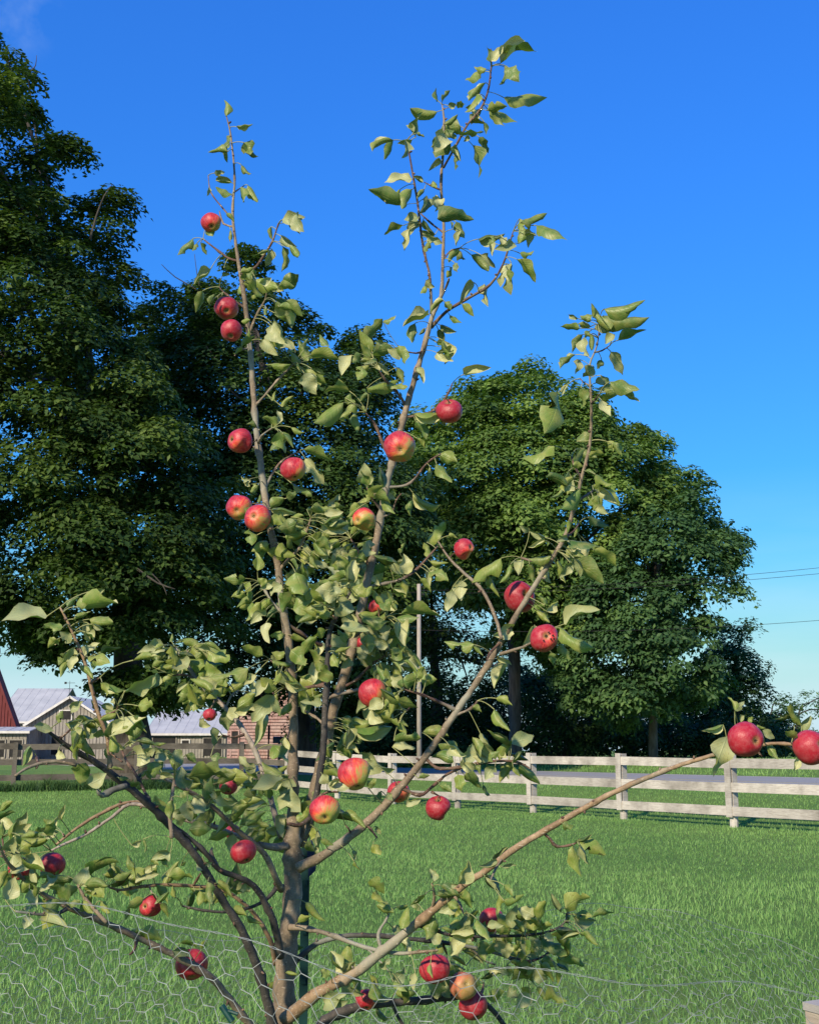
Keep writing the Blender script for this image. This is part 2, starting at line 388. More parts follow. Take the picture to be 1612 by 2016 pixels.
rail_fence('wooden_fence', fp, 'pale weathered three rail wooden fence running from the right edge back behind the apple tree', M['fence'], 1.42, (1.255, .79, .315))
lp = [(-3.93, 40.9), (-5.85, 43.4), (-9.35, 42.6), (-13.2, 41.6), (-17.0, 40.6), (-20.8, 39.6)]
rail_fence('wooden_fence', lp, 'dull grey shaded rail fence under the big maple at the left', M['fence_shaded'], 1.58, (1.44, .92, .42), batten=False, rail_h=.20)

# ------------------------------------------------------------------ background trees
def in_poly(px, py, poly):
    inside = np.zeros(len(px), bool); n = len(poly)
    for i in range(n):
        x1, y1 = poly[i]; x2, y2 = poly[(i+1) % n]
        c = ((y1 > py) != (y2 > py)) & (px < (x2-x1)*(py-y1)/((y2-y1) if y2 != y1 else 1e-9)+x1); inside ^= c
    return inside
def edge_dist(px, py, poly):
    d = np.full(len(px), 1e9); n = len(poly)
    for i in range(n):
        x1, y1 = poly[i]; x2, y2 = poly[(i+1) % n]; vx, vy = x2-x1, y2-y1
        tt = np.clip(((px-x1)*vx+(py-y1)*vy)/(vx*vx+vy*vy+1e-9), 0, 1); d = np.minimum(d, np.hypot(px-x1-tt*vx, py-y1-tt*vy))
    return d
def sample_poly(poly, n, r, holes=()):
    P = np.array(poly, float); lo, hi = P.min(0), P.max(0); ox, oy = [], []
    while sum(map(len, ox)) < n:
        px = lo[0]+r.rand(n*2)*(hi[0]-lo[0]); py = lo[1]+r.rand(n*2)*(hi[1]-lo[1]); k = in_poly(px, py, poly)
        for hx, hy, hr in holes: k &= np.hypot(px-hx, py-hy) > hr
        ox.append(px[k]); oy.append(py[k])
    return np.concatenate(ox)[:n], np.concatenate(oy)[:n]
def at_np(x, y, Y):
    a, b = x-806.0, 1008.0-y; dy = F*cp-b*sp; k = Y/dy
    return np.stack([a*k, Y, EYE+(F*sp+b*cp)*k], 1)
def leaf_mesh(name, C, A, N, L, W, tint, mat, fold=.35, parent=None):
    """folded pointed leaves: centre C, axis A, normal N, half length L, half width W"""
    S = np.cross(N, A); S /= np.linalg.norm(S, axis=1)[:, None]+1e-9
    n = len(C); P = np.zeros((n, 4, 3), np.float32); L = L[:, None]; W = W[:, None]
    P[:, 0] = C-A*L; P[:, 1] = C+S*W+N*W*fold-A*L*.15; P[:, 2] = C+A*L; P[:, 3] = C-S*W+N*W*fold-A*L*.15
    b = (np.arange(n)*4)[:, None]; Lp = np.concatenate([b, b+1, b+2, b, b+2, b+3], 1).ravel(); St = np.arange(n*2)*3
    o = link(name, mesh_np(name, P.reshape(-1, 3), loops=Lp, starts=St, mat=mat, tint=np.repeat(np.clip(tint, 0, 1), 2), smooth=False), parent)
    return tag(o, kind='stuff')
def crown_points(poly, Y, depth, n_cl, cr_m, flat, n_leaf, seed, holes=(), Rpx=200, droop=.35, inset=.75, up=.75, jitter=.3, out=.5):
    r = np.random.RandomState(seed); pxm = Y/F
    x, y = sample_poly(poly, n_cl, r, holes); ed = edge_dist(x, y, poly)
    rad = cr_m*(.55+.9*r.rand(n_cl)); k = ed*pxm > rad*inset; rad = np.where(k, rad, np.maximum(ed*pxm/inset, .25*cr_m))
    ns = max(8, int(n_cl/7)); cx_, cy_ = sample_poly(poly, ns*6, r, holes); pick = [0]; dm = np.hypot(cx_-cx_[0], cy_-cy_[0])
    for _ in range(ns-1):
        cand = r.randint(0, len(cx_), 14); b_ = cand[np.argmax(dm[cand])]; pick.append(b_); dm = np.minimum(dm, np.hypot(cx_-cx_[b_], cy_-cy_[b_]))
    sxp, syp = cx_[pick], cy_[pick]; sed = edge_dist(sxp, syp, poly); Rs = np.minimum(cr_m*1.7*(.6+.7*r.rand(ns)), np.maximum(sed*pxm*.7, cr_m*.4))
    shalf = depth*np.sqrt(np.clip(1-(1-np.minimum(1, sed/Rpx))**2, .02, 1)); soff = np.where(r.rand(ns) < .68, -1, 1)*shalf*(1-.6*r.rand(ns)**1.5)
    SC = at_np(sxp, syp, Y+soff)
    half = depth*np.sqrt(np.clip(1-(1-np.minimum(1, ed/Rpx))**2, .02, 1))
    u = r.rand(n_cl); sgn = np.where(r.rand(n_cl) < .62, -1, 1); off = sgn*half*(1-.55*u**1.6)
    C = at_np(x, y, Y+off)
    who = r.randint(0, ns, n_cl); dome = r.randn(n_cl, 3); dome /= np.linalg.norm(dome, axis=1)[:, None]; dome[:, 2] = np.abs(dome[:, 2])*1.1-.25
    inb = r.rand(n_cl) < .55; C = np.where(inb[:, None], SC[who]+dome*(Rs[who]*np.array([[1], [1], [.72]])).T, C); rad = np.where(inb, rad*.85, rad)
    cen = at_np(np.array([np.mean([p[0] for p in poly])]), np.array([np.mean([p[1] for p in poly])]), np.array([Y]))[0]
    outv = C-cen; outv /= np.linalg.norm(outv, axis=1)[:, None]+1e-9
    nl = np.maximum(6, (n_leaf*(rad/cr_m)**2)).astype(int); idx = np.repeat(np.arange(n_cl), nl); n = len(idx)
    d = r.randn(n, 3); d /= np.linalg.norm(d, axis=1)[:, None]; d[:, 2] = np.where(r.rand(n) < .8, np.abs(d[:, 2]), d[:, 2])
    rr = (.35+.65*r.rand(n)**.5)*rad[idx]; loc = d*rr[:, None]; loc[:, 2] *= flat
    hr2 = (loc[:, 0]**2+loc[:, 1]**2)/rad[idx]; loc[:, 2] -= droop*hr2
    # tilt the spray: outer side lower
    loc[:, 2] -= .35*(loc[:, 0]*outv[idx, 0]+loc[:, 1]*outv[idx, 1])*(1-np.abs(outv[idx, 2]))
    # leafy fringe: stretch some sprays outwards into fingers
    Pp = C[idx]+loc+r.randn(n, 3)*.06*cr_m
    N = np.array([0, 0, up])+d*out+outv[idx]*.25+r.randn(n, 3)*jitter; N /= np.linalg.norm(N, axis=1)[:, None]
    A = r.randn(n, 3)+outv[idx]*.6; A[:, 2] -= .5; A -= N*np.sum(A*N, 1)[:, None]; A /= np.linalg.norm(A, axis=1)[:, None]+1e-9
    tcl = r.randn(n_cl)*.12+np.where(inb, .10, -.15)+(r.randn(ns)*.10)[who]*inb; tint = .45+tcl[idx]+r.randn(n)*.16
    return C, Pp, A, N, tint, r
def tree(name, label, trunk, poly, Y, depth, n_cl, cr_m, flat, n_leaf, seed, mat, lsz, bark='bark_big', limbs=8, holes=(), extra=(), group=None, **kw):
    """trunk: list of (px, py, radius_px) from the ground up"""
    bx, by, br = trunk[0]; p0 = at(bx, by, Y); root = empty(name, (p0.x, Y, gz(p0.x, Y)), label, 'tree', group)
    C, Pp, A, N, tint, r = crown_points(poly, Y, depth, n_cl, cr_m, flat, n_leaf, seed, holes, **kw)
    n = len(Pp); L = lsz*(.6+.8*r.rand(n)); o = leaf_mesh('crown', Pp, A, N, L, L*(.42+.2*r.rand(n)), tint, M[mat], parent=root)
    pts = [at(x, y, Y) for x, y, _ in trunk]; pts[0].z = min(pts[0].z, gz(p0.x, Y))-.15
    pp = catmull([(p.x, p.y, p.z, rad*Y/F) for p, (_, _, rad) in zip(pts, trunk)], .6)
    rr_ = random.Random(seed)
    MB().tube([p[:3] for p in pp], [p[3]*rr_.uniform(.94, 1.06) for p in pp], 12).build('trunk', M[bark], root, smooth=True)
    top = np.array(pts[-1]); zlo = pts[max(1, len(pts)//2)].z
    cand = [c for c in C if c[2] > zlo+1]; rr_.shuffle(cand)
    for i in range(min(limbs, len(cand))):
        c = cand[i]; f = rr_.uniform(.3, .95); s_ = np.array(pts[1])*(1-f)+top*f if len(pts) > 1 else top
        k = min(range(len(pp)), key=lambda q: abs(pp[q][2]-(s_[2]))); s_ = np.array(pp[k][:3]); r0 = pp[k][3]*.55
        mid = s_*.5+c*.5+np.array([rr_.uniform(-.8, .8), rr_.uniform(-.8, .8), rr_.uniform(0, 1.5)])
        q = catmull([(*s_, r0), (*(s_*.75+mid*.25+np.array([0, 0, .5])), r0*.8), (*mid, r0*.5), (*c, r0*.15)], .8)
        MB().tube([p[:3] for p in q], [max(.02, p[3]) for p in q], 7).build('limb', M[bark], root, smooth=True)
    for line in extra:
        q = catmull([(*at(x, y, Y-depth*dd), rad*Y/F) for x, y, rad, dd in line], .5)
        MB().tube([p[:3] for p in q], [max(.008, p[3]) for p in q], 5).build('dead_branch', M[bark], root, smooth=True)
    return root
maple = [(-420, 250), (-300, 130), (-180, 50), (-60, 60), (0, 100), (40, 116), (62, 132), (88, 172), (50, 196), (62, 232), (100, 240), (128, 282), (108, 330), (118, 400), (170, 432), (165, 380), (200, 372), (218, 400), (248, 408), (272, 462), (256, 488), (232, 496), (248, 560), (232, 590), (270, 600), (300, 640), (330, 760), (420, 860), (450, 960), (470, 1080), (450, 1180), (440, 1260), (420, 1330), (380, 1390), (300, 1400), (215, 1372), (215, 1300), (150, 1305), (112, 1308), (95, 1285), (50, 1272), (15, 1240), (-40, 1230), (-150, 1260), (-300, 1200), (-460, 900), (-500, 500)]
tree('maple_tree', 'huge old maple with dark layered crown at the left edge of the photo', [(262, 1510, 48), (262, 1470, 38), (255, 1400, 31), (252, 1320, 27), (250, 1200, 27), (230, 1050, 24), (190, 850, 18), (120, 600, 12), (60, 350, 7)],
     maple, 47, 8.5, 1250, 1.1, .42, 300, 21, 'maple', .115, limbs=18, holes=((30, 712, 34), (395, 1345, 20), (190, 1345, 16), (143, 1105, 14), (365, 1025, 14), (255, 380, 12)), droop=.5, inset=.7, Rpx=260,
     extra=([(178, 470, 2.5, .5), (188, 430, 2, .5), (205, 385, 1.2, .5), (222, 362, .6, .5)], [(60, 140, 1.6, .3), (70, 128, 1, .3), (72, 108, .5, .3)], [(270, 1120, 2.2, 1.0), (310, 1148, 1.8, 1.0), (345, 1160, .8, 1.0)], [(300, 1130, 1.2, 1.0), (322, 1155, .9, 1.0), (328, 1172, .5, 1.0)]))
m2 = [(285, 545), (330, 560), (368, 556), (400, 556), (440, 520), (468, 468), (490, 478), (505, 510), (530, 560), (575, 590), (602, 640), (640, 655), (700, 668), (745, 705), (792, 780), (786, 830), (800, 900), (850, 960), (860, 1060), (840, 1150), (800, 1260), (770, 1380), (700, 1440), (640, 1470), (620, 1380), (500, 1410), (452, 1402), (425, 1395), (400, 1300), (330, 1200), (300, 1000), (280, 800), (262, 640)]
tree('maple_tree', 'tall dense maple right behind the apple tree, left of the utility pole', [(600, 1495, 26), (600, 1400, 21), (590, 1200, 18), (560, 900, 13), (500, 650, 6)],
     m2, 58, 7.0, 820, 1.25, .5, 260, 22, 'maple_b', .13, limbs=12, droop=.4, Rpx=200, holes=((608, 760, 10), (540, 1010, 9), (800, 830, 12), (520, 1250, 16)),
     extra=([(430, 610, 2.2, .5), (395, 575, 1.4, .5), (345, 545, 1.0, .5), (318, 520, .6, .5)], [(395, 575, 1.2, .5), (388, 540, .8, .5), (383, 500, .5, .5)], [(480, 790, 2.2, 1.0), (450, 765, 1.5, 1.0), (430, 715, 1, 1.0), (405, 680, .6, 1.0)]))
m3 = [(700, 1040), (760, 1000), (840, 990), (900, 1060), (935, 1130), (930, 1190), (950, 1262), (1003, 1275), (1003, 1480), (800, 1490), (700, 1470), (690, 1300)]
tree('broadleaf_tree', 'dark low tree behind the pale utility pole', [(860, 1488, 14), (860, 1380, 11), (850, 1250, 8)], m3, 84, 5, 420, 1.4, .55, 150, 23, 'maple_b', .13, limbs=5, Rpx=90, holes=((900, 1345, 16), (930, 1420, 9)))
ash = [(790, 880), (800, 840), (850, 830), (905, 770), (960, 738), (985, 745), (1035, 728), (1085, 738), (1100, 770), (1160, 780), (1210, 805), (1230, 850), (1262, 818), (1275, 870), (1312, 878), (1300, 920), (1345, 935), (1340, 1000), (1290, 1060), (1240, 1120), (1240, 1200), (1180, 1290), (1120, 1330), (1080, 1300), (1045, 1290), (1000, 1260), (960, 1290), (925, 1240), (905, 1180), (850, 1110), (800, 1050), (770, 960)]
tree('ash_tree', 'rounded green ash tree rising right behind the apple branches at centre right', [(1013, 1490, 15), (1014, 1440, 12), (1013, 1350, 12), (1012, 1280, 12), (1005, 1180, 10), (1020, 1000, 7), (1030, 850, 4)],
     ash, 74, 6.8, 720, 1.3, .62, 250, 24, 'ash', .16, 'bark_pale', limbs=14, Rpx=170, inset=.6, droop=.25, up=.6, holes=((955, 1222, 34), (1095, 1020, 9), (1185, 1175, 12), (930, 950, 6)))
wal = [(1130, 1130), (1190, 1060), (1270, 980), (1340, 928), (1385, 955), (1415, 980), (1418, 1025), (1470, 1035), (1480, 1075), (1445, 1098), (1458, 1155), (1440, 1180), (1400, 1205), (1412, 1262), (1425, 1320), (1420, 1390), (1330, 1430), (1230, 1432), (1140, 1420), (1100, 1330), (1105, 1220)]
tree('broadleaf_tree', 'mid green spreading tree with a bare pale trunk behind the fence at right', [(1285, 1490, 9), (1285, 1420, 8), (1284, 1350, 7), (1285, 1200, 6), (1300, 1050, 3)],
     wal, 70, 5.6, 400, 1.1, .6, 210, 25, 'walnut', .15, 'bark_pale', limbs=12, Rpx=150, droop=.25, up=.5, holes=((1375, 1135, 14), (1262, 1170, 11), (1330, 1060, 8), (1440, 1060, 8), (1195, 1120, 10), (1250, 1305, 8)))
dk = [(1370, 1300), (1400, 1262), (1430, 1232), (1475, 1218), (1480, 1270), (1500, 1300), (1520, 1345), (1530, 1400), (1545, 1480), (1380, 1485)]
tree('broadleaf_tree', 'slim dark tree at the right end of the tree line beyond the road', [(1450, 1488, 9), (1450, 1400, 7), (1448, 1290, 4)], dk, 88, 3.5, 150, 1.2, .6, 130, 26, 'shrub', .15, limbs=5, Rpx=80)
for i, (pts, Y, lab) in enumerate((
    ([(1520, 1400), (1545, 1375), (1570, 1390), (1590, 1440), (1600, 1484), (1515, 1484)], 130, 'small distant tree just left of the edge apple'),
    ([(1560, 1385), (1590, 1358), (1640, 1352), (1720, 1380), (1760, 1440), (1760, 1484), (1580, 1484)], 140, 'distant round tree at the far right edge'),
    )):
    cx = (pts[0][0]+pts[-1][0])/2
    tree('broadleaf_tree', lab, [(cx, 1486, 8), (cx, 1440, 5), (cx, 1410, 3)], pts, Y, 4.5, 60, 1.6, .6, 90, 30+i, 'walnut', .2, limbs=3, Rpx=70)
# shrubs of the hedge bank across the road
sh = [(640, 1405, 120, 76, 'dark bushes behind the old shed gable'), (735, 1400, 110, 79, 'dark shrub left of the utility pole'), (870, 1428, 120, 78, 'dark shrub right of the utility pole foot'),
      (965, 1438, 90, 80, 'low shrub left of the thick grey tree trunk'), (1100, 1345, 150, 77, 'vine covered bush right of the thick grey tree trunk'), (1210, 1392, 130, 79, 'dense bush between the two tree trunks'),
      (1340, 1400, 120, 81, 'bush right of the slim pale tree trunk'), (1440, 1410, 110, 80, 'dark bush behind the right hand fence posts'), (1520, 1424, 90, 84, 'last bush of the hedge bank below the hanging apples')]
for i, (cx, ty, w, Y, lab) in enumerate(sh):
    poly = [(cx-w*.62, 1492), (cx-w*.66, (ty+1490)/2), (cx-w*.42, ty+14), (cx-w*.1, ty), (cx+w*.25, ty+8), (cx+w*.55, ty+26), (cx+w*.68, (ty+1490)/2+8), (cx+w*.62, 1492)]
    p0 = at(cx, 1486, Y); root = empty('shrub', (p0.x, Y, gz(p0.x, Y)), lab, 'shrub', 'bushes along the bank across the road')
    C, Pp, A, N, tint, r = crown_points(poly, Y, 2.6, 110, .95, .7, 110, 60+i, Rpx=50, up=.5)
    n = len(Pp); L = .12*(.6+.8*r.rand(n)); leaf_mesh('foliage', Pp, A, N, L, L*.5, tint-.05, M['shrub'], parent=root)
    mb = MB()
    for k in range(5):
        a = R.uniform(0, 6.28); b = Vector((p0.x+math.cos(a)*.2, Y+math.sin(a)*.2, gz(p0.x, Y)-.1)); mb.tube([b, b+Vector((math.cos(a)*.5, math.sin(a)*.5, 1.2)), b+Vector((math.cos(a)*1.1, math.sin(a)*1.0, 2.3))], [.05, .035, .012], 5)
    mb.build('stem', M['bark_big'], root, smooth=True)
poly = [(610, 1492), (615, 1420), (680, 1370), (760, 1345), (880, 1330), (912, 1392), (935, 1392), (970, 1330), (1060, 1318), (1150, 1330), (1350, 1350), (1440, 1370), (1510, 1400), (1560, 1455), (1600, 1492)]
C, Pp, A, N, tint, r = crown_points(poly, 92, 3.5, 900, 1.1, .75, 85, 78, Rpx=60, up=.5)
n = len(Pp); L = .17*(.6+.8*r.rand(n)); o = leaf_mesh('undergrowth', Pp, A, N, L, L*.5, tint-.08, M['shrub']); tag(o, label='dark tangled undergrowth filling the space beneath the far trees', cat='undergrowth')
# a far wood closes the horizon
poly = [(-900, 1490), (-900, 1452), (-500, 1440), (0, 1450), (200, 1455), (500, 1448), (900, 1446), (1300, 1450), (1700, 1446), (2300, 1440), (2500, 1490)]
C, Pp, A, N, tint, r = crown_points(poly, 260, 10, 900, 3.2, .8, 28, 77, Rpx=20, up=.5)
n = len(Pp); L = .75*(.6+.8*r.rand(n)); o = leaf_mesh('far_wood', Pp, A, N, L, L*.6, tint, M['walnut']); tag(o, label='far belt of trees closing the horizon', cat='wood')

# ------------------------------------------------------------------ farm buildings
def siding(name, c1, c2, c3, sc=3):
    t = NT(name); n = t.noise(sc, 8, rough=.7, stretch=(3, 3, .8)); n2 = t.noise(.9, 5)
    c = t.ramp(n, [(.25, c1), (.5, c2), (.78, c3)]); c = t.mix(t.ramp(n2, [(.45, 0.0), (.7, .5)]), c, c3); t.col(c); t.rough(.85); t.bump(n, .4, .02); return t.m
M['redwood'] = siding('faded_red_boards', (.17, .06, .05), (.34, .20, .175), (.52, .42, .38), 4)
M['redbarn'] = siding('red_barn_boards', (.075, .010, .012), (.115, .016, .017), (.15, .03, .03))
M['greywood'] = siding('grey_barn_boards', (.13, .12, .10), (.23, .21, .18), (.33, .30, .26), 4)
M['whitetrim'] = simple('white_trim', (.45, .43, .41), (.60, .58, .56), 3, .6, .1)
t = NT('metal_roof'); n = t.noise(.7, 5); t.col(t.ramp(n, [(.3, (.36, .365, .37)), (.7, (.48, .48, .475))])); t.rough(.5); t.b.inputs['Metallic'].default_value = .1; M['roof'] = t.m
M['dark'] = simple('dark_interior', (.012, .012, .013), (.03, .028, .026), 3, .9, 0)
M['rust'] = simple('rusty_roof', (.24, .20, .19), (.42, .38, .36), 4, .6, .2)
def boards(mb, a, b, z0, zf, w, thick, nrm, horizontal=False, z1=None):
    """vertical boards from a to b; zf(t) height at fraction t; or horizontal courses"""
    a, b = Vector(a), Vector(b); L = (b-a).length; d = (b-a)/L; n = Vector(nrm)
    if not horizontal:
        k = max(1, int(L/w))
        for i in range(k):
            t0, t1 = i/k, (i+1)/k; p, q = a+d*L*(t0+.004), a+d*L*(t1-.004); th = thick*(.6+.8*R.random())
            pts = [(p.x, p.y, z0-R.uniform(0, .08)), (q.x, q.y, z0-R.uniform(0, .08)), (q.x, q.y, zf(t1)), (p.x, p.y, zf(t0))]; mb.poly(pts, n*th)
    else:
        z = z0
        while z < z1-.02:
            zz = min(z+w, z1); ts = [i/40 for i in range(41) if zf(i/40) >= z+.5*(zz-z)]
            if ts:
                p, q = a+d*L*min(ts), a+d*L*max(ts); th = thick*(.6+.8*R.random())
                mb.poly([(p.x, p.y, z+.012), (q.x, q.y, z+.012), (q.x, q.y, zz-.05), (p.x, p.y, zz-.05)], n*th)
            z = zz
def gable(name, label, cat, x0, x1, Yf, depth, ye, yr, base, wall, roof, front='v', over=.35, ridge_along='y', trim='whitetrim', openings=()):
    """front wall from pixel column x0 to x1 at distance Yf, eaves at row ye, ridge at row yr"""
    A = at(x0, base, Yf); B = at(x1, base, Yf); z0 = min(gz(A.x, Yf), gz(B.x, Yf)); ze = at(x0, ye, Yf).z; zr = at(x0, yr, Yf).z
    ax, bx = A.x, B.x; mx_ = (ax+bx)/2; root = empty(name, (mx_, Yf, z0), label, cat); Yb = Yf+depth
    fr = (lambda t: ze+(zr-ze)*(1-abs(2*t-1))) if ridge_along == 'y' else (lambda t: ze)
    mb = MB(); zb = z0-.1
    if ridge_along == 'y':
        mb.poly([(ax+.05, Yf+.12, zb), (bx-.05, Yf+.12, zb), (bx-.05, Yf+.12, ze-.03), (mx_, Yf+.12, zr-.1), (ax+.05, Yf+.12, ze-.03)], (0, depth-.3, 0))
    else: mb.poly([(ax+.05, Yf+.12, zb), (ax+.05, Yb-.12, zb), (ax+.05, Yb-.12, ze-.03), (ax+.05, (Yf+Yb)/2, zr-.1), (ax+.05, Yf+.12, ze-.03)], (bx-ax-.1, 0, 0))
    mb.build('wall', M[wall], root)
    mb = MB(); boards(mb, (ax, Yf+.10, 0), (bx, Yf+.10, 0), zb, fr, .3 if front == 'v' else .26, .04 if front == 'v' else .09, (0, -1, 0), front == 'h', zr); mb.build('siding', M[wall], root, kind='stuff')
    mb = MB(); fs = (lambda t: ze) if ridge_along == 'y' else (lambda t: ze+(zr-ze)*(1-abs(2*t-1)))
    for X, nn in ((ax, (-1, 0, 0)), (bx, (1, 0, 0))): boards(mb, (X, Yf+.15, 0), (X, Yb-.15, 0), zb, fs, .3, .04, nn)
    mb.build('siding', M[wall], root, kind='stuff')
    mb = MB(); seams = MB(); th = .07
    if ridge_along == 'y':
        for sx_, X in ((-1, ax), (1, bx)):
            sl = (zr-ze)/(mx_-ax); e = Vector((X+sx_*over, Yf-over, ze-sl*over)); rdg = Vector((mx_, Yf-over, zr))
            mb.poly([e, rdg, rdg+Vector((0, depth+2*over, 0)), e+Vector((0, depth+2*over, 0))], (0, 0, th))
            k = int(depth/.9)
            for i in range(k+1):
                o = Vector((0, (depth+2*over)*i/k, th+.008)); seams.beam(e+o, rdg+o, .035, .03)
            MB().beam(e+Vector((0, -.03, -.02)), rdg+Vector((0, -.03, -.02)), .05, .20).build('bargeboard', M[trim], root)
    else:
        Ym = (Yf+Yb)/2; sl = (zr-ze)/(Ym-Yf)
        for sg, YY in ((-1, Yf), (1, Yb)):
            e = Vector((ax-over, YY+sg*over, ze-sl*over)); rdg = Vector((ax-over, Ym, zr)); w_ = Vector((bx-ax+2*over, 0, 0))
            mb.poly([e, rdg, rdg+w_, e+w_], (0, 0, th))
            k = int(w_.x/.9)
            for i in range(k+1):
                o = Vector((w_.x*i/k, 0, th+.008)); seams.beam(e+o, rdg+o, .035, .03)
        MB().beam(Vector((ax-over, Yf-over-.03, ze-sl*over-.04)), Vector((bx+over, Yf-over-.03, ze-sl*over-.04)), .04, .2).build('fascia', M['whitetrim'], root)
    rf = mb.build('roof', M[roof], root); s_ = seams.build('seam', M[roof], rf, kind='stuff')
    for (u0, u1, v0, v1, kind, mt) in openings:      # pixel rectangles on the front wall
        P = [at(u0, v1, Yf), at(u1, v1, Yf), at(u1, v0, Yf), at(u0, v0, Yf)]; X0, X1, Z0, Z1 = P[0].x, P[1].x, P[0].z, P[2].z
        wdw = MB().box(((X0+X1)/2, Yf+.03, (Z0+Z1)/2), (X1-X0, .07, Z1-Z0)).build(kind, M[mt], root)
        fm = MB()
        for bxx in ((X0-.05, (Z0+Z1)/2, .1, Z1-Z0+.2), (X1+.05, (Z0+Z1)/2, .1, Z1-Z0+.2)): fm.box((bxx[0], Yf-.005, bxx[1]), (bxx[2], .12, bxx[3]))
        fm.box(((X0+X1)/2, Yf-.005, Z1+.05), (X1-X0, .12, .1)); fm.build('frame', M['whitetrim' if kind == 'window' else wall], wdw)
    return root
gable('shed', 'old faded red wooden shed with a weathered gable behind the apple trunk', 'shed', 447, 632, 100, 8, 1410, 1343, 1490, 'redwood', 'rust', 'h', openings=((455, 468, 1440, 1488, 'door', 'dark'), (596, 600, 1418, 1488, 'door', 'redwood')))
gable('barn', 'long low grey barn with a bright metal roof left of the faded red shed', 'barn', 292, 444, 122, 12, 1443, 1398, 1488, 'greywood', 'roof', 'v', ridge_along='x', openings=((300, 345, 1452, 1488, 'opening', 'dark'), (358, 372, 1458, 1470, 'window', 'dark'), (400, 436, 1454, 1488, 'opening', 'dark')))
gable('barn', 'grey board barn with white trimmed gable below the weather vane', 'barn', 52, 215, 112, 10, 1424, 1372, 1492, 'greywood', 'roof', 'v', openings=((60, 78, 1452, 1488, 'door', 'dark'), (100, 122, 1450, 1486, 'door', 'dark'), (118, 140, 1400, 1416, 'window', 'dark')))
gable('shed', 'low grey open sided lean-to in front of the red barn', 'shed', -70, 50, 108, 5, 1440, 1432, 1492, 'greywood', 'roof', 'v', ridge_along='x', openings=((-60, -30, 1458, 1490, 'opening', 'dark'), (-14, 8, 1458, 1490, 'opening', 'dark'), (18, 42, 1458, 1490, 'opening', 'dark')))
gable('barn', 'distant barn showing only its wide bluish metal roof behind the red barn', 'barn', -10, 92, 140, 16, 1419, 1350, 1480, 'greywood', 'roof', 'v', ridge_along='x')
gable('barn', 'dark red barn wall cut by the left edge of the photo', 'barn', -150, 30, 116, 1.2, 1436, 1225, 1482, 'redbarn', 'redbarn', 'v', over=.12, trim='redbarn')
# weather vane
p = at(136, 1372, 117); root = empty('weather_vane', p, 'thin weather vane with cross arms on the grey barn ridge', 'weather vane')
MB().tube([p+Vector((0, 0, -.3)), p+Vector((0, 0, 1.5))], [.03, .02], 6).build('rod', M['dark'], root)
MB().tube([p+Vector((-.5, 0, .75)), p+Vector((.5, 0, .75))], [.02, .02], 5).tube([p+Vector((0, -.5, .75)), p+Vector((0, .5, .75))], [.02, .02], 5).build('cross_arm', M['dark'], root)
MB().tube([p+Vector((-.45, 0, 1.3)), p+Vector((.5, 0, 1.3))], [.02, .02], 5).box(p+Vector((-.4, 0, 1.3)), (.22, .02, .2)).build('arrow', M['dark'], root)
# mailbox by the road, on a plain post
p = at(549, 1497, 62); root = empty('mailbox', (p.x, 62, gz(p.x, 62)), 'dark blue roadside mailbox left of the apple tree leader', 'mailbox'); z = at(549, 1458, 62).z
mb = MB(); sec = [(-.18, -.14), (.18, -.14), (.18, .06)]+[(.18*math.cos(a), .06+.13*math.sin(a)) for a in np.linspace(.3, 2.84, 7)]+[(-.18, .06)]
M['mailbox'] = simple('mailbox_paint', (.03, .045, .07), (.05, .07, .10), 4, .4, 0)
mb.poly([(p.x-.28, 62+u, z+v) for u, v in sec], (.56, 0, 0)); mb.build('box', M['mailbox'], root)
MB().poly([(p.x-.30, 62+u*1.04, z+v*1.04) for u, v in sec], (.02, 0, 0)).build('door', M['mailbox'], root)
MB().box((p.x+.1, 61.79, z+.1), (.04, .02, .22)).build('flag', M['redbarn'], root)
MB().beam((p.x, 62, gz(p.x, 62)-.2), (p.x, 62, z-.14), .10, .10, Vector((0, 1, 0))).build('post', M['fence_shaded'], root)
p = at(528, 1498, 64); root = empty('road_sign', (p.x, 64, gz(p.x, 64)), 'thin dark edge-on road sign on a post beside the mailbox', 'sign'); z = at(528, 1432, 64).z
MB().tube([(p.x, 64, gz(p.x, 64)-.2), (p.x, 64, z+.1)], [.04, .04], 6).build('post', M['dark'], root)
MB().box((p.x, 64.06, z-.25), (.06, .5, .7)).build('panel', M['dark'], root)
# utility poles and wires
def pole(px, Y, topy, label):
    p = at(px, 1490, Y); z = gz(p.x, Y); zt = at(px, topy, Y).z; root = empty('utility_pole', (p.x, Y, z), label, 'utility pole')
    MB().tube([(p.x, Y, z-.3), (p.x, Y, (z+zt)/2), (p.x, Y, zt)], [.095, .085, .075], 12).build('pole', M['polewood'], root, smooth=True)
    for k_ in range(3): MB().tube([(p.x+.12, Y, zt-.12-k_*.28), (p.x+.16, Y, zt-.12-k_*.28), (p.x+.20, Y, zt-.12-k_*.28)], [.03, .045, .025], 8).build('insulator', M['dark'], root)
    return Vector((p.x, Y, zt))
M['polewood'] = simple('utility_pole_wood', (.24, .21, .18), (.38, .34, .30), 8, .85, .3, .01, stretch=(4, 4, .4))
pa = pole(825, 46, 1150, 'pale grey wooden utility pole behind the apple tree')
pb = pole(2150, 50, 1040, 'utility pole outside the right edge of the photo'); pc = pole(-420, 66, 1240, 'utility pole outside the left edge of the photo')
def wire(a, b, sag, label, dz0=0, dz1=0, dx=0):
    pts = []
    for i in range(41):
        t_ = i/40; q = a.lerp(b, t_); q = q+Vector((dx, 0, dz0*(1-t_)+dz1*t_-sag*4*t_*(1-t_))); pts.append(q)
    o = MB().tube(pts, [.009]*41, 5).build('power_line', M['dark']); tag(o, label, 'wire', 'wires between the utility poles')
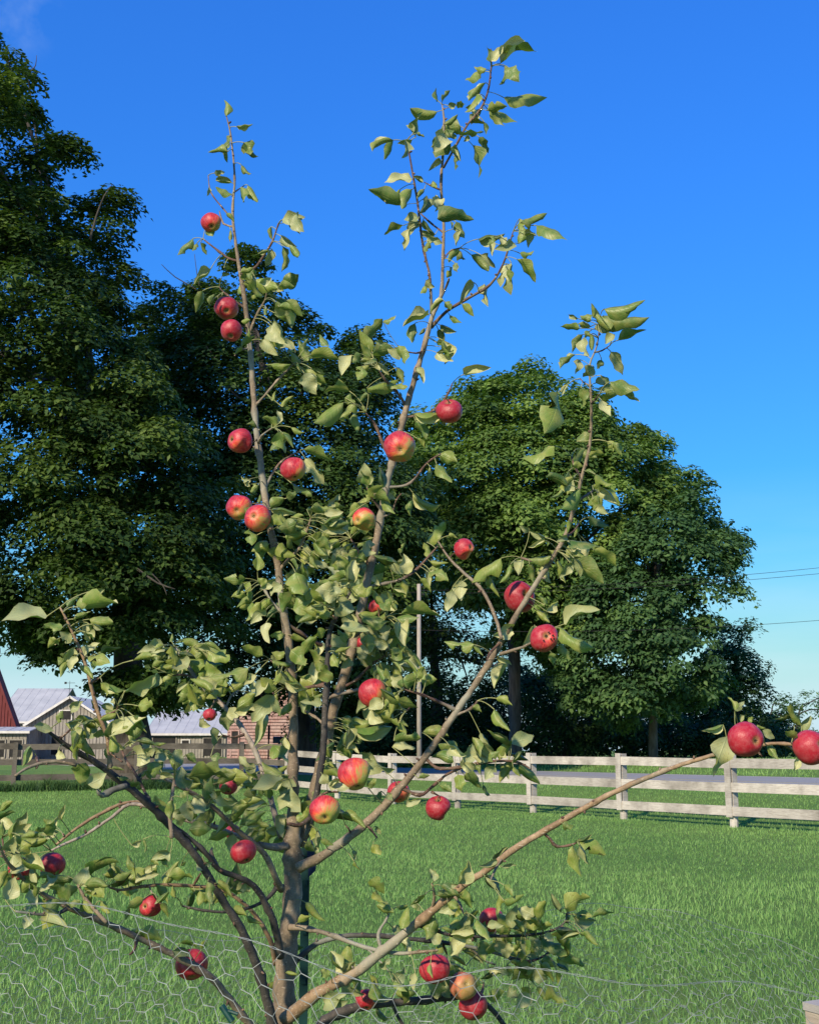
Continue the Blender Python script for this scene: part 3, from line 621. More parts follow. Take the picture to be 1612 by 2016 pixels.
wire(pa, pb, .5, 'upper thin wire right of the spreading tree', -.25, -.25); wire(pa, pb, .5, 'second thin wire just under the top one at right', -.36, -.44, .8)
wire(pa, pb, .6, 'thicker lower cable crossing the sky right of the trees', -1.75, -2.6)
wire(pa, pc, .5, 'faint wire crossing the pale sky at the left edge', -1.6, -1.2); wire(pa, pc, .5, 'wire hidden in the maple crown at left', -.3, 1.5)
# ------------------------------------------------------------------ the apple tree
D0 = 2.7
BR = {}   # name -> list of (x, y, radius_px, dY)
def B(name, pts, dy0, dy1, mat='bark_brown'):
    n = len(pts); q = []
    for i, p in enumerate(pts):
        f = i/(n-1); q.append((p[0], p[1], p[2], dy0+(dy1-dy0)*f))
    BR[name] = (q, mat)
B('trunk', [(548, 2900, 36), (550, 2400, 33), (555, 2060, 30), (560, 1960, 29), (566, 1880, 27), (572, 1800, 26), (577, 1720, 23), (577, 1645, 20), (577, 1590, 15), (577, 1560, 13.5), (578, 1450, 13), (577, 1380, 12), (570, 1290, 12), (558, 1200, 11), (545, 1100, 10), (530, 1030, 10), (518, 950, 9.5), (505, 850, 8.5), (497, 750, 8), (490, 660, 7.5), (480, 580, 7), (467, 500, 5), (458, 420, 4), (462, 350, 3.2), (455, 270, 2.5), (445, 225, 1.6)], 0, .05)
B('B', [(590, 1668, 12), (600, 1640, 12), (617, 1560, 12), (640, 1470, 12), (657, 1400, 12), (690, 1290, 12), (715, 1180, 10), (740, 1070, 10), (760, 960, 9), (775, 900, 8.5), (800, 800, 8), (815, 750, 7.5), (835, 680, 7), (850, 625, 6), (868, 580, 4.5), (872, 500, 4.3), (873, 430, 4), (868, 360, 4), (872, 300, 3.5), (874, 235, 3), (870, 205, 1.6)], .04, .12)
B('B1b', [(873, 330, 3), (895, 290, 3), (920, 245, 3), (945, 215, 3), (960, 180, 2.6), (967, 130, 2), (966, 95, 1.2)], .1, .05, 'twig')
B('B2', [(850, 618, 4), (849, 590, 4), (845, 540, 3.6), (832, 480, 3.4), (822, 400, 3), (812, 340, 2.6), (805, 300, 2.2), (798, 280, 1.5)], .1, .04, 'twig')
B('B3', [(848, 645, 5), (880, 612, 4.2), (930, 582, 3.8), (965, 560, 3.4), (990, 520, 2.8), (1003, 480, 2.3), (1010, 455, 1.5)], .1, -.02, 'twig')
B('C', [(604, 1648, 7), (612, 1610, 9), (624, 1560, 9), (636, 1480, 9), (640, 1400, 8.5), (645, 1300, 7.5), (650, 1240, 6), (672, 1200, 5), (690, 1165, 3)], -.04, -.12, 'bark_dark')
B('D', [(588, 1708, 14), (612, 1698, 12), (640, 1682, 11), (720, 1622, 10.5), (780, 1560, 10), (830, 1500, 9), (900, 1400, 8.5), (960, 1310, 8), (1000, 1240, 7.5), (1045, 1165, 7), (1080, 1110, 6.5), (1110, 1060, 5.5), (1130, 1000, 5), (1145, 940, 4.6), (1160, 880, 4), (1164, 820, 3.6), (1162, 760, 3.2), (1160, 720, 2.5), (1175, 680, 2), (1180, 640, 1.3)], -.03, -.30)
B('D1', [(987, 1258, 5), (975, 1215, 4.5), (950, 1163, 4.5), (915, 1130, 4), (885, 1100, 3), (862, 1066, 2)], -.2, -.12)
B('D2', [(985, 1288, 4), (1010, 1280, 4), (1030, 1274, 3.5), (1052, 1262, 2)], -.2, -.25)
B('E', [(560, 2010, 17), (620, 1960, 14), (700, 1915, 12.5), (760, 1868, 11.5), (810, 1828, 10.5), (860, 1785, 9.5), (910, 1745, 8.5), (960, 1712, 8), (1010, 1674, 8), (1080, 1632, 7.5), (1150, 1592, 7), (1230, 1550, 6.5), (1330, 1510, 5.5), (1400, 1488, 5), (1470, 1472, 4.5), (1530, 1464, 4), (1600, 1472, 3.5), (1680, 1480, 3)], -.03, -.42, 'bark_tan')
B('Fl', [(542, 2060, 14), (530, 1990, 13), (508, 1910, 12), (480, 1840, 11.5), (440, 1775, 10.5), (395, 1700, 10), (350, 1642, 10), (300, 1590, 11), (240, 1540, 10.5), (190, 1502, 9), (140, 1474, 7), (95, 1440, 4.5), (78, 1428, 2.5)], -.05, -.45, 'bark_dark')
B('F1', [(216, 1515, 6), (212, 1455, 5.5), (192, 1400, 5), (178, 1345, 4.5), (166, 1300, 4), (150, 1262, 3.6), (132, 1222, 3.2), (118, 1196, 2)], -.4, -.42, 'bark_tan')
B('F2', [(250, 1548, 8), (222, 1556, 9), (200, 1567, 7), (192, 1555, 3)], -.38, -.42, 'bark_dark')
B('F3', [(150, 1507, 4), (110, 1500, 4.2), (75, 1505, 4), (50, 1515, 3.6), (30, 1528, 3)], -.38, -.46)
B('G', [(553, 1752, 9), (545, 1735, 8), (520, 1682, 7), (470, 1637, 6), (410, 1582, 5.5), (350, 1547, 5), (325, 1535, 3)], -.03, -.22)
B('G1', [(338, 1650, 5.5), (335, 1600, 5), (340, 1560, 4.5), (343, 1535, 3)], -.33, -.3)
B('H', [(552, 1885, 10), (545, 1840, 10), (528, 1790, 9), (500, 1745, 8), (470, 1728, 7.5), (430, 1712, 7), (405, 1680, 6.5), (370, 1648, 6), (340, 1625, 4)], -.04, -.25, 'bark_dark')
B('I', [(568, 1666, 10), (530, 1668, 8), (480, 1652, 6.5), (420, 1627, 6), (370, 1616, 6), (310, 1593, 5), (255, 1584, 4.5), (222, 1608, 4), (170, 1643, 3.6), (125, 1663, 3.2), (100, 1676, 2.5)], 0, -.1, 'bark_grey')
B('I2', [(320, 1592, 4.5), (280, 1580, 4), (240, 1583, 4), (190, 1607, 4), (150, 1632, 3.6), (110, 1664, 3)], .02, -.08, 'bark_tan')
B('J', [(520, 2060, 10), (490, 2018, 9.5), (450, 1965, 9), (412, 1922, 8.5), (340, 1880, 8), (270, 1846, 7.5), (200, 1815, 7), (130, 1785, 6.5), (70, 1752, 5.5), (30, 1715, 4.5), (8, 1688, 4), (-10, 1640, 3)], -.06, -.5)
B('J1', [(210, 1817, 5), (185, 1790, 4.5), (165, 1765, 4), (150, 1735, 2.5)], -.4, -.38)
B('J2', [(132, 1790, 5), (105, 1802, 4.5), (70, 1800, 4), (30, 1795, 3)], -.46, -.5, 'bark_dark')
B('K', [(541, 1900, 6), (535, 1860, 6), (505, 1805, 5), (470, 1772, 4.5), (435, 1752, 4.5), (380, 1745, 4.5), (320, 1743, 4), (280, 1746, 4), (230, 1753, 3), (205, 1740, 2)], .03, -.12, 'bark_tan')
B('L', [(556, 1748, 9), (545, 1748, 8), (528, 1768, 5), (500, 1785, 4.5), (450, 1796, 4), (400, 1793, 3.6), (358, 1784, 2.5)], -.03, -.1, 'bark_dark')
B('Mr', [(568, 1826, 9), (600, 1828, 6), (650, 1841, 5.5), (720, 1866, 5), (780, 1878, 4.5), (820, 1876, 4), (862, 1872, 2.5)], -.04, -.12)
B('N', [(580, 1895, 8), (610, 1868, 7.5), (640, 1852, 7), (680, 1843, 6.5), (740, 1843, 6), (800, 1848, 5.5), (870, 1856, 5), (950, 1870, 4.5), (1000, 1885, 4), (1045, 1893, 3.6), (1075, 1880, 3), (1092, 1862, 2)], .03, .1, 'bark_dark')
B('O', [(822, 1822, 5), (860, 1834, 4.5), (905, 1845, 4.2), (960, 1844, 4), (1040, 1842, 3.6), (1090, 1832, 3), (1112, 1815, 2.4), (1118, 1790, 1.6)], -.12, -.02, 'bark_dark')
B('P', [(600, 2075, 14), (640, 2012, 13), (690, 1988, 12), (745, 1977, 11), (810, 1972, 10), (880, 1965, 9), (930, 1962, 8), (965, 1985, 7), (1000, 2030, 6)], .05, .15, 'bark_dark')
B('P1', [(770, 1972, 5), (782, 2000, 4.5), (800, 2030, 4)], .1, .1, 'bark_dark')
B('Q', [(553, 1650, 7), (540, 1600, 7), (525, 1545, 7), (503, 1480, 6.5), (470, 1425, 6), (435, 1385, 5.5), (395, 1348, 5), (365, 1305, 4), (345, 1275, 2.5)], .05, .3, 'bark_grey')
TW = [  # short twigs (x, y, r) -> parent branch name for depth
 ('trunk', [(497, 798, 3.5), (520, 780, 3.2), (545, 750, 3), (578, 716, 2.2)]), ('trunk', [(516, 968, 4), (535, 935, 3.6), (555, 908, 3), (590, 888, 1.6)]),
 ('trunk', [(482, 545, 3.5), (500, 528, 3.4), (518, 505, 3.2), (536, 475, 2.8), (548, 440, 2)]), ('trunk', [(470, 520, 3.4), (450, 508, 3.2), (425, 490, 3), (400, 470, 2)]),
 ('trunk', [(492, 655, 3.4), (505, 620, 3.2), (522, 590, 2.6), (525, 572, 1.6)]), ('trunk', [(486, 602, 3.4), (460, 590, 3.2), (440, 575, 2.4), (432, 565, 1.6)]),
 ('trunk', [(457, 450, 2.6), (440, 440, 2.4), (432, 415, 1.8)]), ('trunk', [(458, 430, 2.4), (435, 405, 2.2), (415, 378, 2), (410, 345, 1.3)]), ('trunk', [(464, 372, 2), (480, 365, 1.6)]),
 ('trunk', [(490, 680, 2.6), (470, 690, 2), (462, 700, 1.4)]), ('trunk', [(500, 870, 3), (515, 858, 3), (535, 843, 2)]),
 ('B', [(777, 968, 4), (800, 955, 3.6), (820, 938, 3.4), (840, 912, 3), (868, 893, 1.8)]), ('B', [(765, 915, 4), (752, 870, 4), (740, 840, 3.6), (720, 812, 2)]),
 ('B', [(800, 795, 4), (780, 770, 3.8), (760, 750, 3.4), (745, 728, 2)]), ('B', [(808, 828, 3.4), (845, 812, 3.2), (868, 795, 3), (885, 768, 2.4), (890, 755, 1.6)]),
 ('B', [(870, 376, 2.8), (855, 368, 2.6), (835, 358, 1.8)]), ('B', [(872, 458, 2.8), (850, 440, 2.6), (828, 420, 2)]), ('B', [(870, 520, 2.4), (885, 495, 2.2), (905, 488, 1.6)]),
 ('B', [(838, 690, 3), (818, 695, 2.8), (790, 690, 2)]), ('B', [(870, 590, 2.6), (880, 560, 2.6), (884, 548, 3)]), ('B', [(752, 1000, 3), (735, 985, 2.6), (722, 960, 1.6)]),
 ('B', [(775, 1025, 3), (770, 1010, 3), (780, 985, 2.4), (790, 972, 1.6)]), ('B', [(722, 1120, 4), (705, 1085, 3.4), (690, 1060, 2)]),
 ('B', [(722, 1150, 4), (775, 1145, 4), (810, 1130, 3.8), (840, 1100, 3), (862, 1075, 1.8)]), ('B', [(700, 1270, 4), (730, 1230, 3), (760, 1215, 2)]),
 ('B', [(668, 1350, 4), (700, 1340, 4), (730, 1310, 3.4), (760, 1290, 2)]),
 ('trunk', [(553, 1118, 5), (575, 1095, 4.6), (592, 1075, 4), (604, 1045, 3.4), (612, 1020, 2.4)]), ('trunk', [(560, 1210, 4), (535, 1185, 3.6), (520, 1160, 3.4), (508, 1145, 2)]),
 ('trunk', [(562, 1220, 5), (590, 1245, 4.6), (615, 1262, 4), (645, 1275, 3)]), ('trunk', [(575, 1320, 4), (550, 1310, 3.4), (530, 1300, 2)]),
 ('C', [(642, 1350, 5), (615, 1352, 4.6), (585, 1358, 4), (560, 1355, 2.4)]), ('C', [(646, 1372, 5), (680, 1364, 4.4), (720, 1355, 4), (745, 1345, 3)]),
 ('C', [(636, 1430, 4), (625, 1415, 3.4), (600, 1400, 2.4)]), ('C', [(655, 1235, 4), (668, 1200, 3.4), (690, 1180, 2)]), ('C', [(612, 1610, 6), (590, 1625, 6), (565, 1622, 3)]), ('C', [(620, 1570, 4), (645, 1560, 3), (665, 1560, 2)]),
 ('D', [(902, 1402, 5), (870, 1385, 4.4), (830, 1368, 3.6), (795, 1358, 2)]), ('D', [(842, 1500, 4), (860, 1512, 4), (900, 1512, 4), (960, 1500, 3.6), (1015, 1500, 3.2), (1045, 1515, 2)]),
 ('D', [(792, 1552, 5), (825, 1566, 4.6), (848, 1552, 4), (880, 1525, 3.4), (905, 1515, 2)]), ('D', [(850, 1560, 3), (865, 1568, 2.4), (880, 1575, 1.8)]), ('D', [(895, 1408, 4), (928, 1395, 3.2), (940, 1380, 2)]),
 ('D', [(960, 1315, 4), (972, 1312, 3.6), (978, 1308, 3)]), ('D', [(1080, 1112, 4), (1050, 1105, 3.6), (1025, 1098, 2.4)]), ('D', [(1110, 1062, 3.4), (1130, 1045, 2.6), (1140, 1030, 1.6)]),
 ('D', [(1143, 945, 3.4), (1132, 920, 3), (1125, 900, 2)]), ('D', [(1140, 985, 3.4), (1155, 975, 3), (1168, 965, 2)]), ('D', [(1164, 790, 2.6), (1175, 782, 2), (1180, 775, 1.4)]), ('D', [(1162, 765, 2.4), (1148, 752, 2.2), (1142, 745, 1.4)]), ('D', [(1170, 695, 2.4), (1185, 690, 2), (1200, 680, 1.4)]),
 ('D', [(985, 1255, 4), (965, 1285, 3), (958, 1300, 2)]), ('D', [(720, 1625, 3.6), (735, 1640, 3), (742, 1650, 2)]), ('D', [(680, 1652, 3), (690, 1640, 2.6), (680, 1625, 1.6)]), ('D', [(800, 1400, 2.4), (810, 1390, 2)]),
 ('E', [(1070, 1645, 4), (1085, 1655, 4), (1095, 1667, 3.8), (1125, 1664, 3), (1140, 1655, 2)]), ('E', [(850, 1790, 4), (855, 1765, 3.6), (850, 1740, 2.4)]), ('E', [(740, 1862, 4), (745, 1840, 4), (758, 1815, 3), (765, 1802, 2)]), ('E', [(985, 1690, 3), (975, 1712, 2.6), (965, 1735, 2)]), ('E', [(890, 1762, 4), (905, 1780, 3.4), (912, 1800, 2)]), ('E', [(1480, 1472, 3), (1500, 1490, 2)]), ('E', [(1540, 1466, 4), (1565, 1480, 3), (1575, 1490, 3)]),
 ('Fl', [(300, 1595, 4), (270, 1530, 4), (250, 1500, 3.4), (240, 1478, 2.4)]), ('F1', [(210, 1475, 3), (240, 1500, 2.4)]), ('F1', [(174, 1345, 4), (186, 1340, 3.6), (196, 1335, 2)]), ('F1', [(208, 1412, 3), (228, 1400, 3), (232, 1390, 2)]), ('Fl', [(120, 1460, 4), (130, 1445, 3), (150, 1425, 2)]), ('F3', [(75, 1503, 3), (72, 1492, 4)]),
 ('G', [(404, 1578, 3.4), (400, 1560, 3), (408, 1552, 2)]), ('H', [(430, 1712, 4), (420, 1690, 4), (415, 1678, 4), (418, 1670, 2)]), ('H', [(400, 1672, 4), (380, 1678, 3.6), (372, 1676, 3)]),
 ('J', [(180, 1808, 2)]*1+[(175, 1800, 2)]), ('J', [(275, 1848, 4), (265, 1870, 3.6), (255, 1880, 2.4)]), ('J', [(30, 1715, 3), (12, 1690, 3), (4, 1650, 2)]), ('K', [(290, 1745, 2.4), (300, 1760, 2)]), ('K', [(380, 1742, 3), (395, 1720, 2.4)]),
 ('Q', [(365, 1308, 3), (372, 1290, 3), (368, 1280, 2)]), ('Q', [(395, 1350, 3), (370, 1330, 3), (340, 1330, 2)]), ('Q', [(480, 1445, 3.4), (460, 1452, 3), (438, 1448, 2)]), ('Q', [(420, 1372, 3), (415, 1395, 2)]), ('Q', [(440, 1392, 3), (455, 1370, 2.6), (470, 1360, 1.8)]),
 ('N', [(1000, 1885, 3), (1020, 1905, 2.4), (1035, 1925, 1.6)]), ('N', [(930, 1866, 3), (950, 1890, 2.6), (975, 1900, 2)]), ('N', [(870, 1856, 3), (880, 1880, 2)]), ('O', [(975, 1844, 2.6), (978, 1830, 2), (980, 1822, 1.6)]), ('P', [(945, 1970, 4), (950, 1950, 3), (952, 1935, 2)]), ('Mr', [(720, 1866, 2.4), (745, 1890, 2), (765, 1912, 1.6)]),
]
ALLPTS = []      # (x, y, dY) of every branch point, for placing leaves
tree_root = empty('apple_tree', (at(555, 1478, D0).x, D0, gz(at(555, 1478, D0).x, D0)), 'young apple tree with red apples standing in the meadow inside the chicken wire', 'tree')
def limb_mesh(name, pts, mat, parent, seg=10, rough=.05, step=12):
    sc_r = .70 if name == 'trunk' or mat == 'bark_dark' else .78
    pts = [(p[0], p[1], p[2]*sc_r, p[3]) for p in pts]; q = catmull(pts, step); P, Rr = [], []
    ph = R.uniform(0, 9)
    for i, (x, y, r, dy) in enumerate(q):
        knob = 1+rough*math.sin(i*1.3+ph)+R.uniform(-rough, rough)+(.28 if R.random() < .07 else 0)
        p = at(x, y, D0+dy); wob = r*.12; P.append(p+Vector((R.uniform(-wob, wob), 0, R.uniform(-wob, wob)))*m_per_px(D0)); Rr.append(max(r, 1.1)*knob*m_per_px(D0+dy)); ALLPTS.append((x, y, dy))
    mb = MB().tube(P, Rr, seg)
    return mb.build(name, M[mat], parent, smooth=True)
parts = {}
for k, (pts, mat) in BR.items():
    parts[k] = limb_mesh('trunk' if k == 'trunk' else 'branch', pts, mat, tree_root, 14 if k == 'trunk' else 10)
def depth_near(x, y, cand=None):
    c = cand or ALLPTS; b = min(c, key=lambda p: (p[0]-x)**2+(p[1]-y)**2); return b
for par, pts in TW:
    if len(pts) < 2: continue
    src = [(p[0], p[1], p[3]) for p in catmull(BR[par][0], 12)]; b = depth_near(pts[0][0], pts[0][1], src); slope = R.uniform(-.06, .06)
    q = [(p[0], p[1], p[2], b[2]+slope*i/(len(pts)-1)) for i, p in enumerate(pts)]; q[0] = (b[0], b[1], q[0][2], b[2]) if math.hypot(b[0]-pts[0][0], b[1]-pts[0][1]) < 30 else q[0]
    limb_mesh('twig', q, 'twig' if par in ('B', 'D', 'J') or R.random() < .6 else 'bark_brown', tree_root, 7, .14, 7)
# buds and spurs on the limbs
mb = MB()
for k, (pts, mat) in BR.items():
    q = catmull(pts, 30)
    for (x, y, r, dy) in q[2:-1]:
        if y > 2050 or R.random() < .45: continue
        a = R.uniform(0, 6.28); p = at(x, y, D0+dy); rr = r*m_per_px(D0+dy); d = Vector((math.cos(a), -.4, math.sin(a))).normalized()
        L_ = R.uniform(.002, .008); mb.tube([p+d*rr*.5, p+d*(rr*.8+L_*.6), p+d*(rr*.8+L_)], [.0028, .0024, .0008], 5)
mb.build('bud', M['twig'], tree_root, smooth=True, kind='stuff')
# broken off stub on the limb at lower left
# ------------------------------------------------------------------ apple leaves
def leaf_mat(name, use_object):
    t = NT(name)
    if use_object:
        oi = t.node('ShaderNodeObjectInfo'); colr = oi.outputs['Color']
    else:
        a = t.node('ShaderNodeAttribute', attribute_name='shade'); colr = a.outputs['Color']
    sp_ = t.node('ShaderNodeSeparateColor'); t.l.new(colr, sp_.inputs[0]); age, rnd = sp_.outputs[0], sp_.outputs[1]
    uv = t.node('ShaderNodeUVMap'); uv.uv_map = 'UVMap'; su = t.node('ShaderNodeSeparateXYZ'); t.l.new(uv.outputs[0], su.inputs[0]); u, v = su.outputs[0], su.outputs[1]
    au = t.math('ABSOLUTE', t.math('SUBTRACT', u, .5))
    mid = t.math('SUBTRACT', 1.0, t.math('MULTIPLY', au, 26), clamp=True)
    vv = t.math('SUBTRACT', t.math('MULTIPLY', v, 9.0), t.math('MULTIPLY', au, 5.5)); fr = t.math('ABSOLUTE', t.math('SUBTRACT', t.math('FRACT', vv), .5))
    vein = t.math('SUBTRACT', 1.0, t.math('MULTIPLY', fr, 9), clamp=True); vein = t.math('MAXIMUM', t.math('MULTIPLY', vein, .55), mid)
    top = t.mix(rnd, (.026, .075, .022), (.12, .215, .040)); top = t.mix(t.math('MULTIPLY', age, .9), top, (.26, .29, .055))
    bot = t.mix(rnd, (.20, .255, .115), (.44, .46, .23)); bot = t.mix(t.math('MULTIPLY', age, .95), bot, (.66, .62, .33))
    top = t.mix(t.math('MULTIPLY', vein, .35), top, (.24, .32, .10)); bot = t.mix(t.math('MULTIPLY', vein, .45), bot, (.46, .48, .26))
    geo = t.node('ShaderNodeNewGeometry'); c = t.mix(geo.outputs['Backfacing'], top, bot)
    cq = t.node('ShaderNodeCombineXYZ'); t.l.new(t.math('MULTIPLY_ADD', rnd, 31, u), cq.inputs[0]); t.l.new(t.math('MULTIPLY_ADD', v, 1.7, t.math('MULTIPLY', age, 17)), cq.inputs[1]); lv = cq.outputs[0]; n = t.noise(9, 4, vec=lv, rough=.65); nb = t.noise(2.2, 3, vec=lv); sq = t.math('MULTIPLY', t.ramp(n, [(.60, 0.0), (.66, 1.0)]), t.math('ADD', t.math('MULTIPLY', age, .8), .35), clamp=True)
    c = t.mix(t.ramp(nb, [(.42, 0.0), (.72, .5)]), c, (.42, .37, .13)); c = t.mix(t.math('MULTIPLY', sq, .75), c, (.16, .075, .03))
    t.col(c); t.rough(.45); t.b.inputs['Specular IOR Level'].default_value = .45
    h = t.math('MULTIPLY', vein, -1); h2 = t.math('ADD', h, t.math('MULTIPLY', n, .6)); bmp = t.bump(h2, .5, .0012)
    tr = t.node('ShaderNodeBsdfTranslucent'); ms = t.node('ShaderNodeMixShader'); ms.inputs[0].default_value = .22
    t.l.new(t.mix(1.0, top, (1.6, 1.7, .8), 'MULTIPLY'), tr.inputs[0]); t.l.new(t.b.outputs[0], ms.inputs[1]); t.l.new(tr.outputs[0], ms.inputs[2]); t.l.new(ms.outputs[0], t.out.inputs[0])
    return t.m
M['leaf'] = leaf_mat('apple_leaf', True); M['leaf_mass'] = leaf_mat('apple_leaf_mass', False)
def leaf_shape(seed):
    """unit leaf along +X (length 1), width 1 = half width .5, faces +Z; returns verts, uvs, quads, faces"""
    r = random.Random(seed); nu, nv = 5, 10; fold = r.uniform(.1, .7); droop = r.uniform(.1, .75)*r.choice((1, 1, 1, -.5)); wav = r.uniform(.07, .22); ph = r.uniform(0, 6); twist = r.uniform(-1.4, 1.4); side = r.uniform(-.14, .14)
    curl = r.uniform(-.3, 1.2); r11 = r.uniform(7, 13); V, UV = [], []
    bite = [(r.uniform(.3, .9), r.choice((0, nu-1)), r.uniform(.25, .7)) for _ in range(r.choice((0, 0, 1, 2)))]
    for j in range(nv):
        v = j/(nv-1); prof = (math.sin(math.pi*min(1, v**.72))**.85)*(1-.25*v) if 0 < v < 1 else 0.0
        prof = max(prof, .015)
        for i in range(nu):
            u = i/(nu-1); s = (u-.5)*2; w = prof*.5
            if i in (0, nu-1):
                w *= 1+r.uniform(-.07, .05)
                for bv, bi, bd in bite:
                    if bi == i and abs(v-bv) < .09: w *= 1-bd
            ang = fold*abs(s)*(1-.3*v)+curl*abs(s)**2
            y = s*w*math.cos(ang); z = abs(s)*w*math.sin(ang)+wav*math.sin(v*r11+ph+(2 if s > 0 else 0))*abs(s)*prof
            a = twist*v*v*.8; y, z = y*math.cos(a)-z*math.sin(a), y*math.sin(a)+z*math.cos(a)
            th = droop*1.6*v; x = v if abs(th) < 1e-4 else math.sin(th)/(droop*1.6); dz = 0 if abs(th) < 1e-4 else -(1-math.cos(th))/(droop*1.6)
            V.append((x+z*math.sin(th)*.6, y+side*math.sin(v*3.14), dz+z*math.cos(th))); UV.append((u, v))
    Fq = [(j*nu+i, j*nu+i+1, (j+1)*nu+i+1, (j+1)*nu+i) for j in range(nv-1) for i in range(nu-1)]
    return V, UV, Fq
NVAR = 26
SH = [leaf_shape(100+i) for i in range(NVAR)]
def shape_mesh(i):
    V, UV, Fq = SH[i]; me = bpy.data.meshes.new('leaf'); me.from_pydata(V, [], Fq)
    me.polygons.foreach_set('use_smooth', np.ones(len(me.polygons), bool)); uvl = me.uv_layers.new(name='UVMap')
    for lp in me.loops: uvl.data[lp.index].uv = UV[lp.vertex_index]
    me.materials.append(M['leaf']); return me
LM = [shape_mesh(i) for i in range(NVAR)]
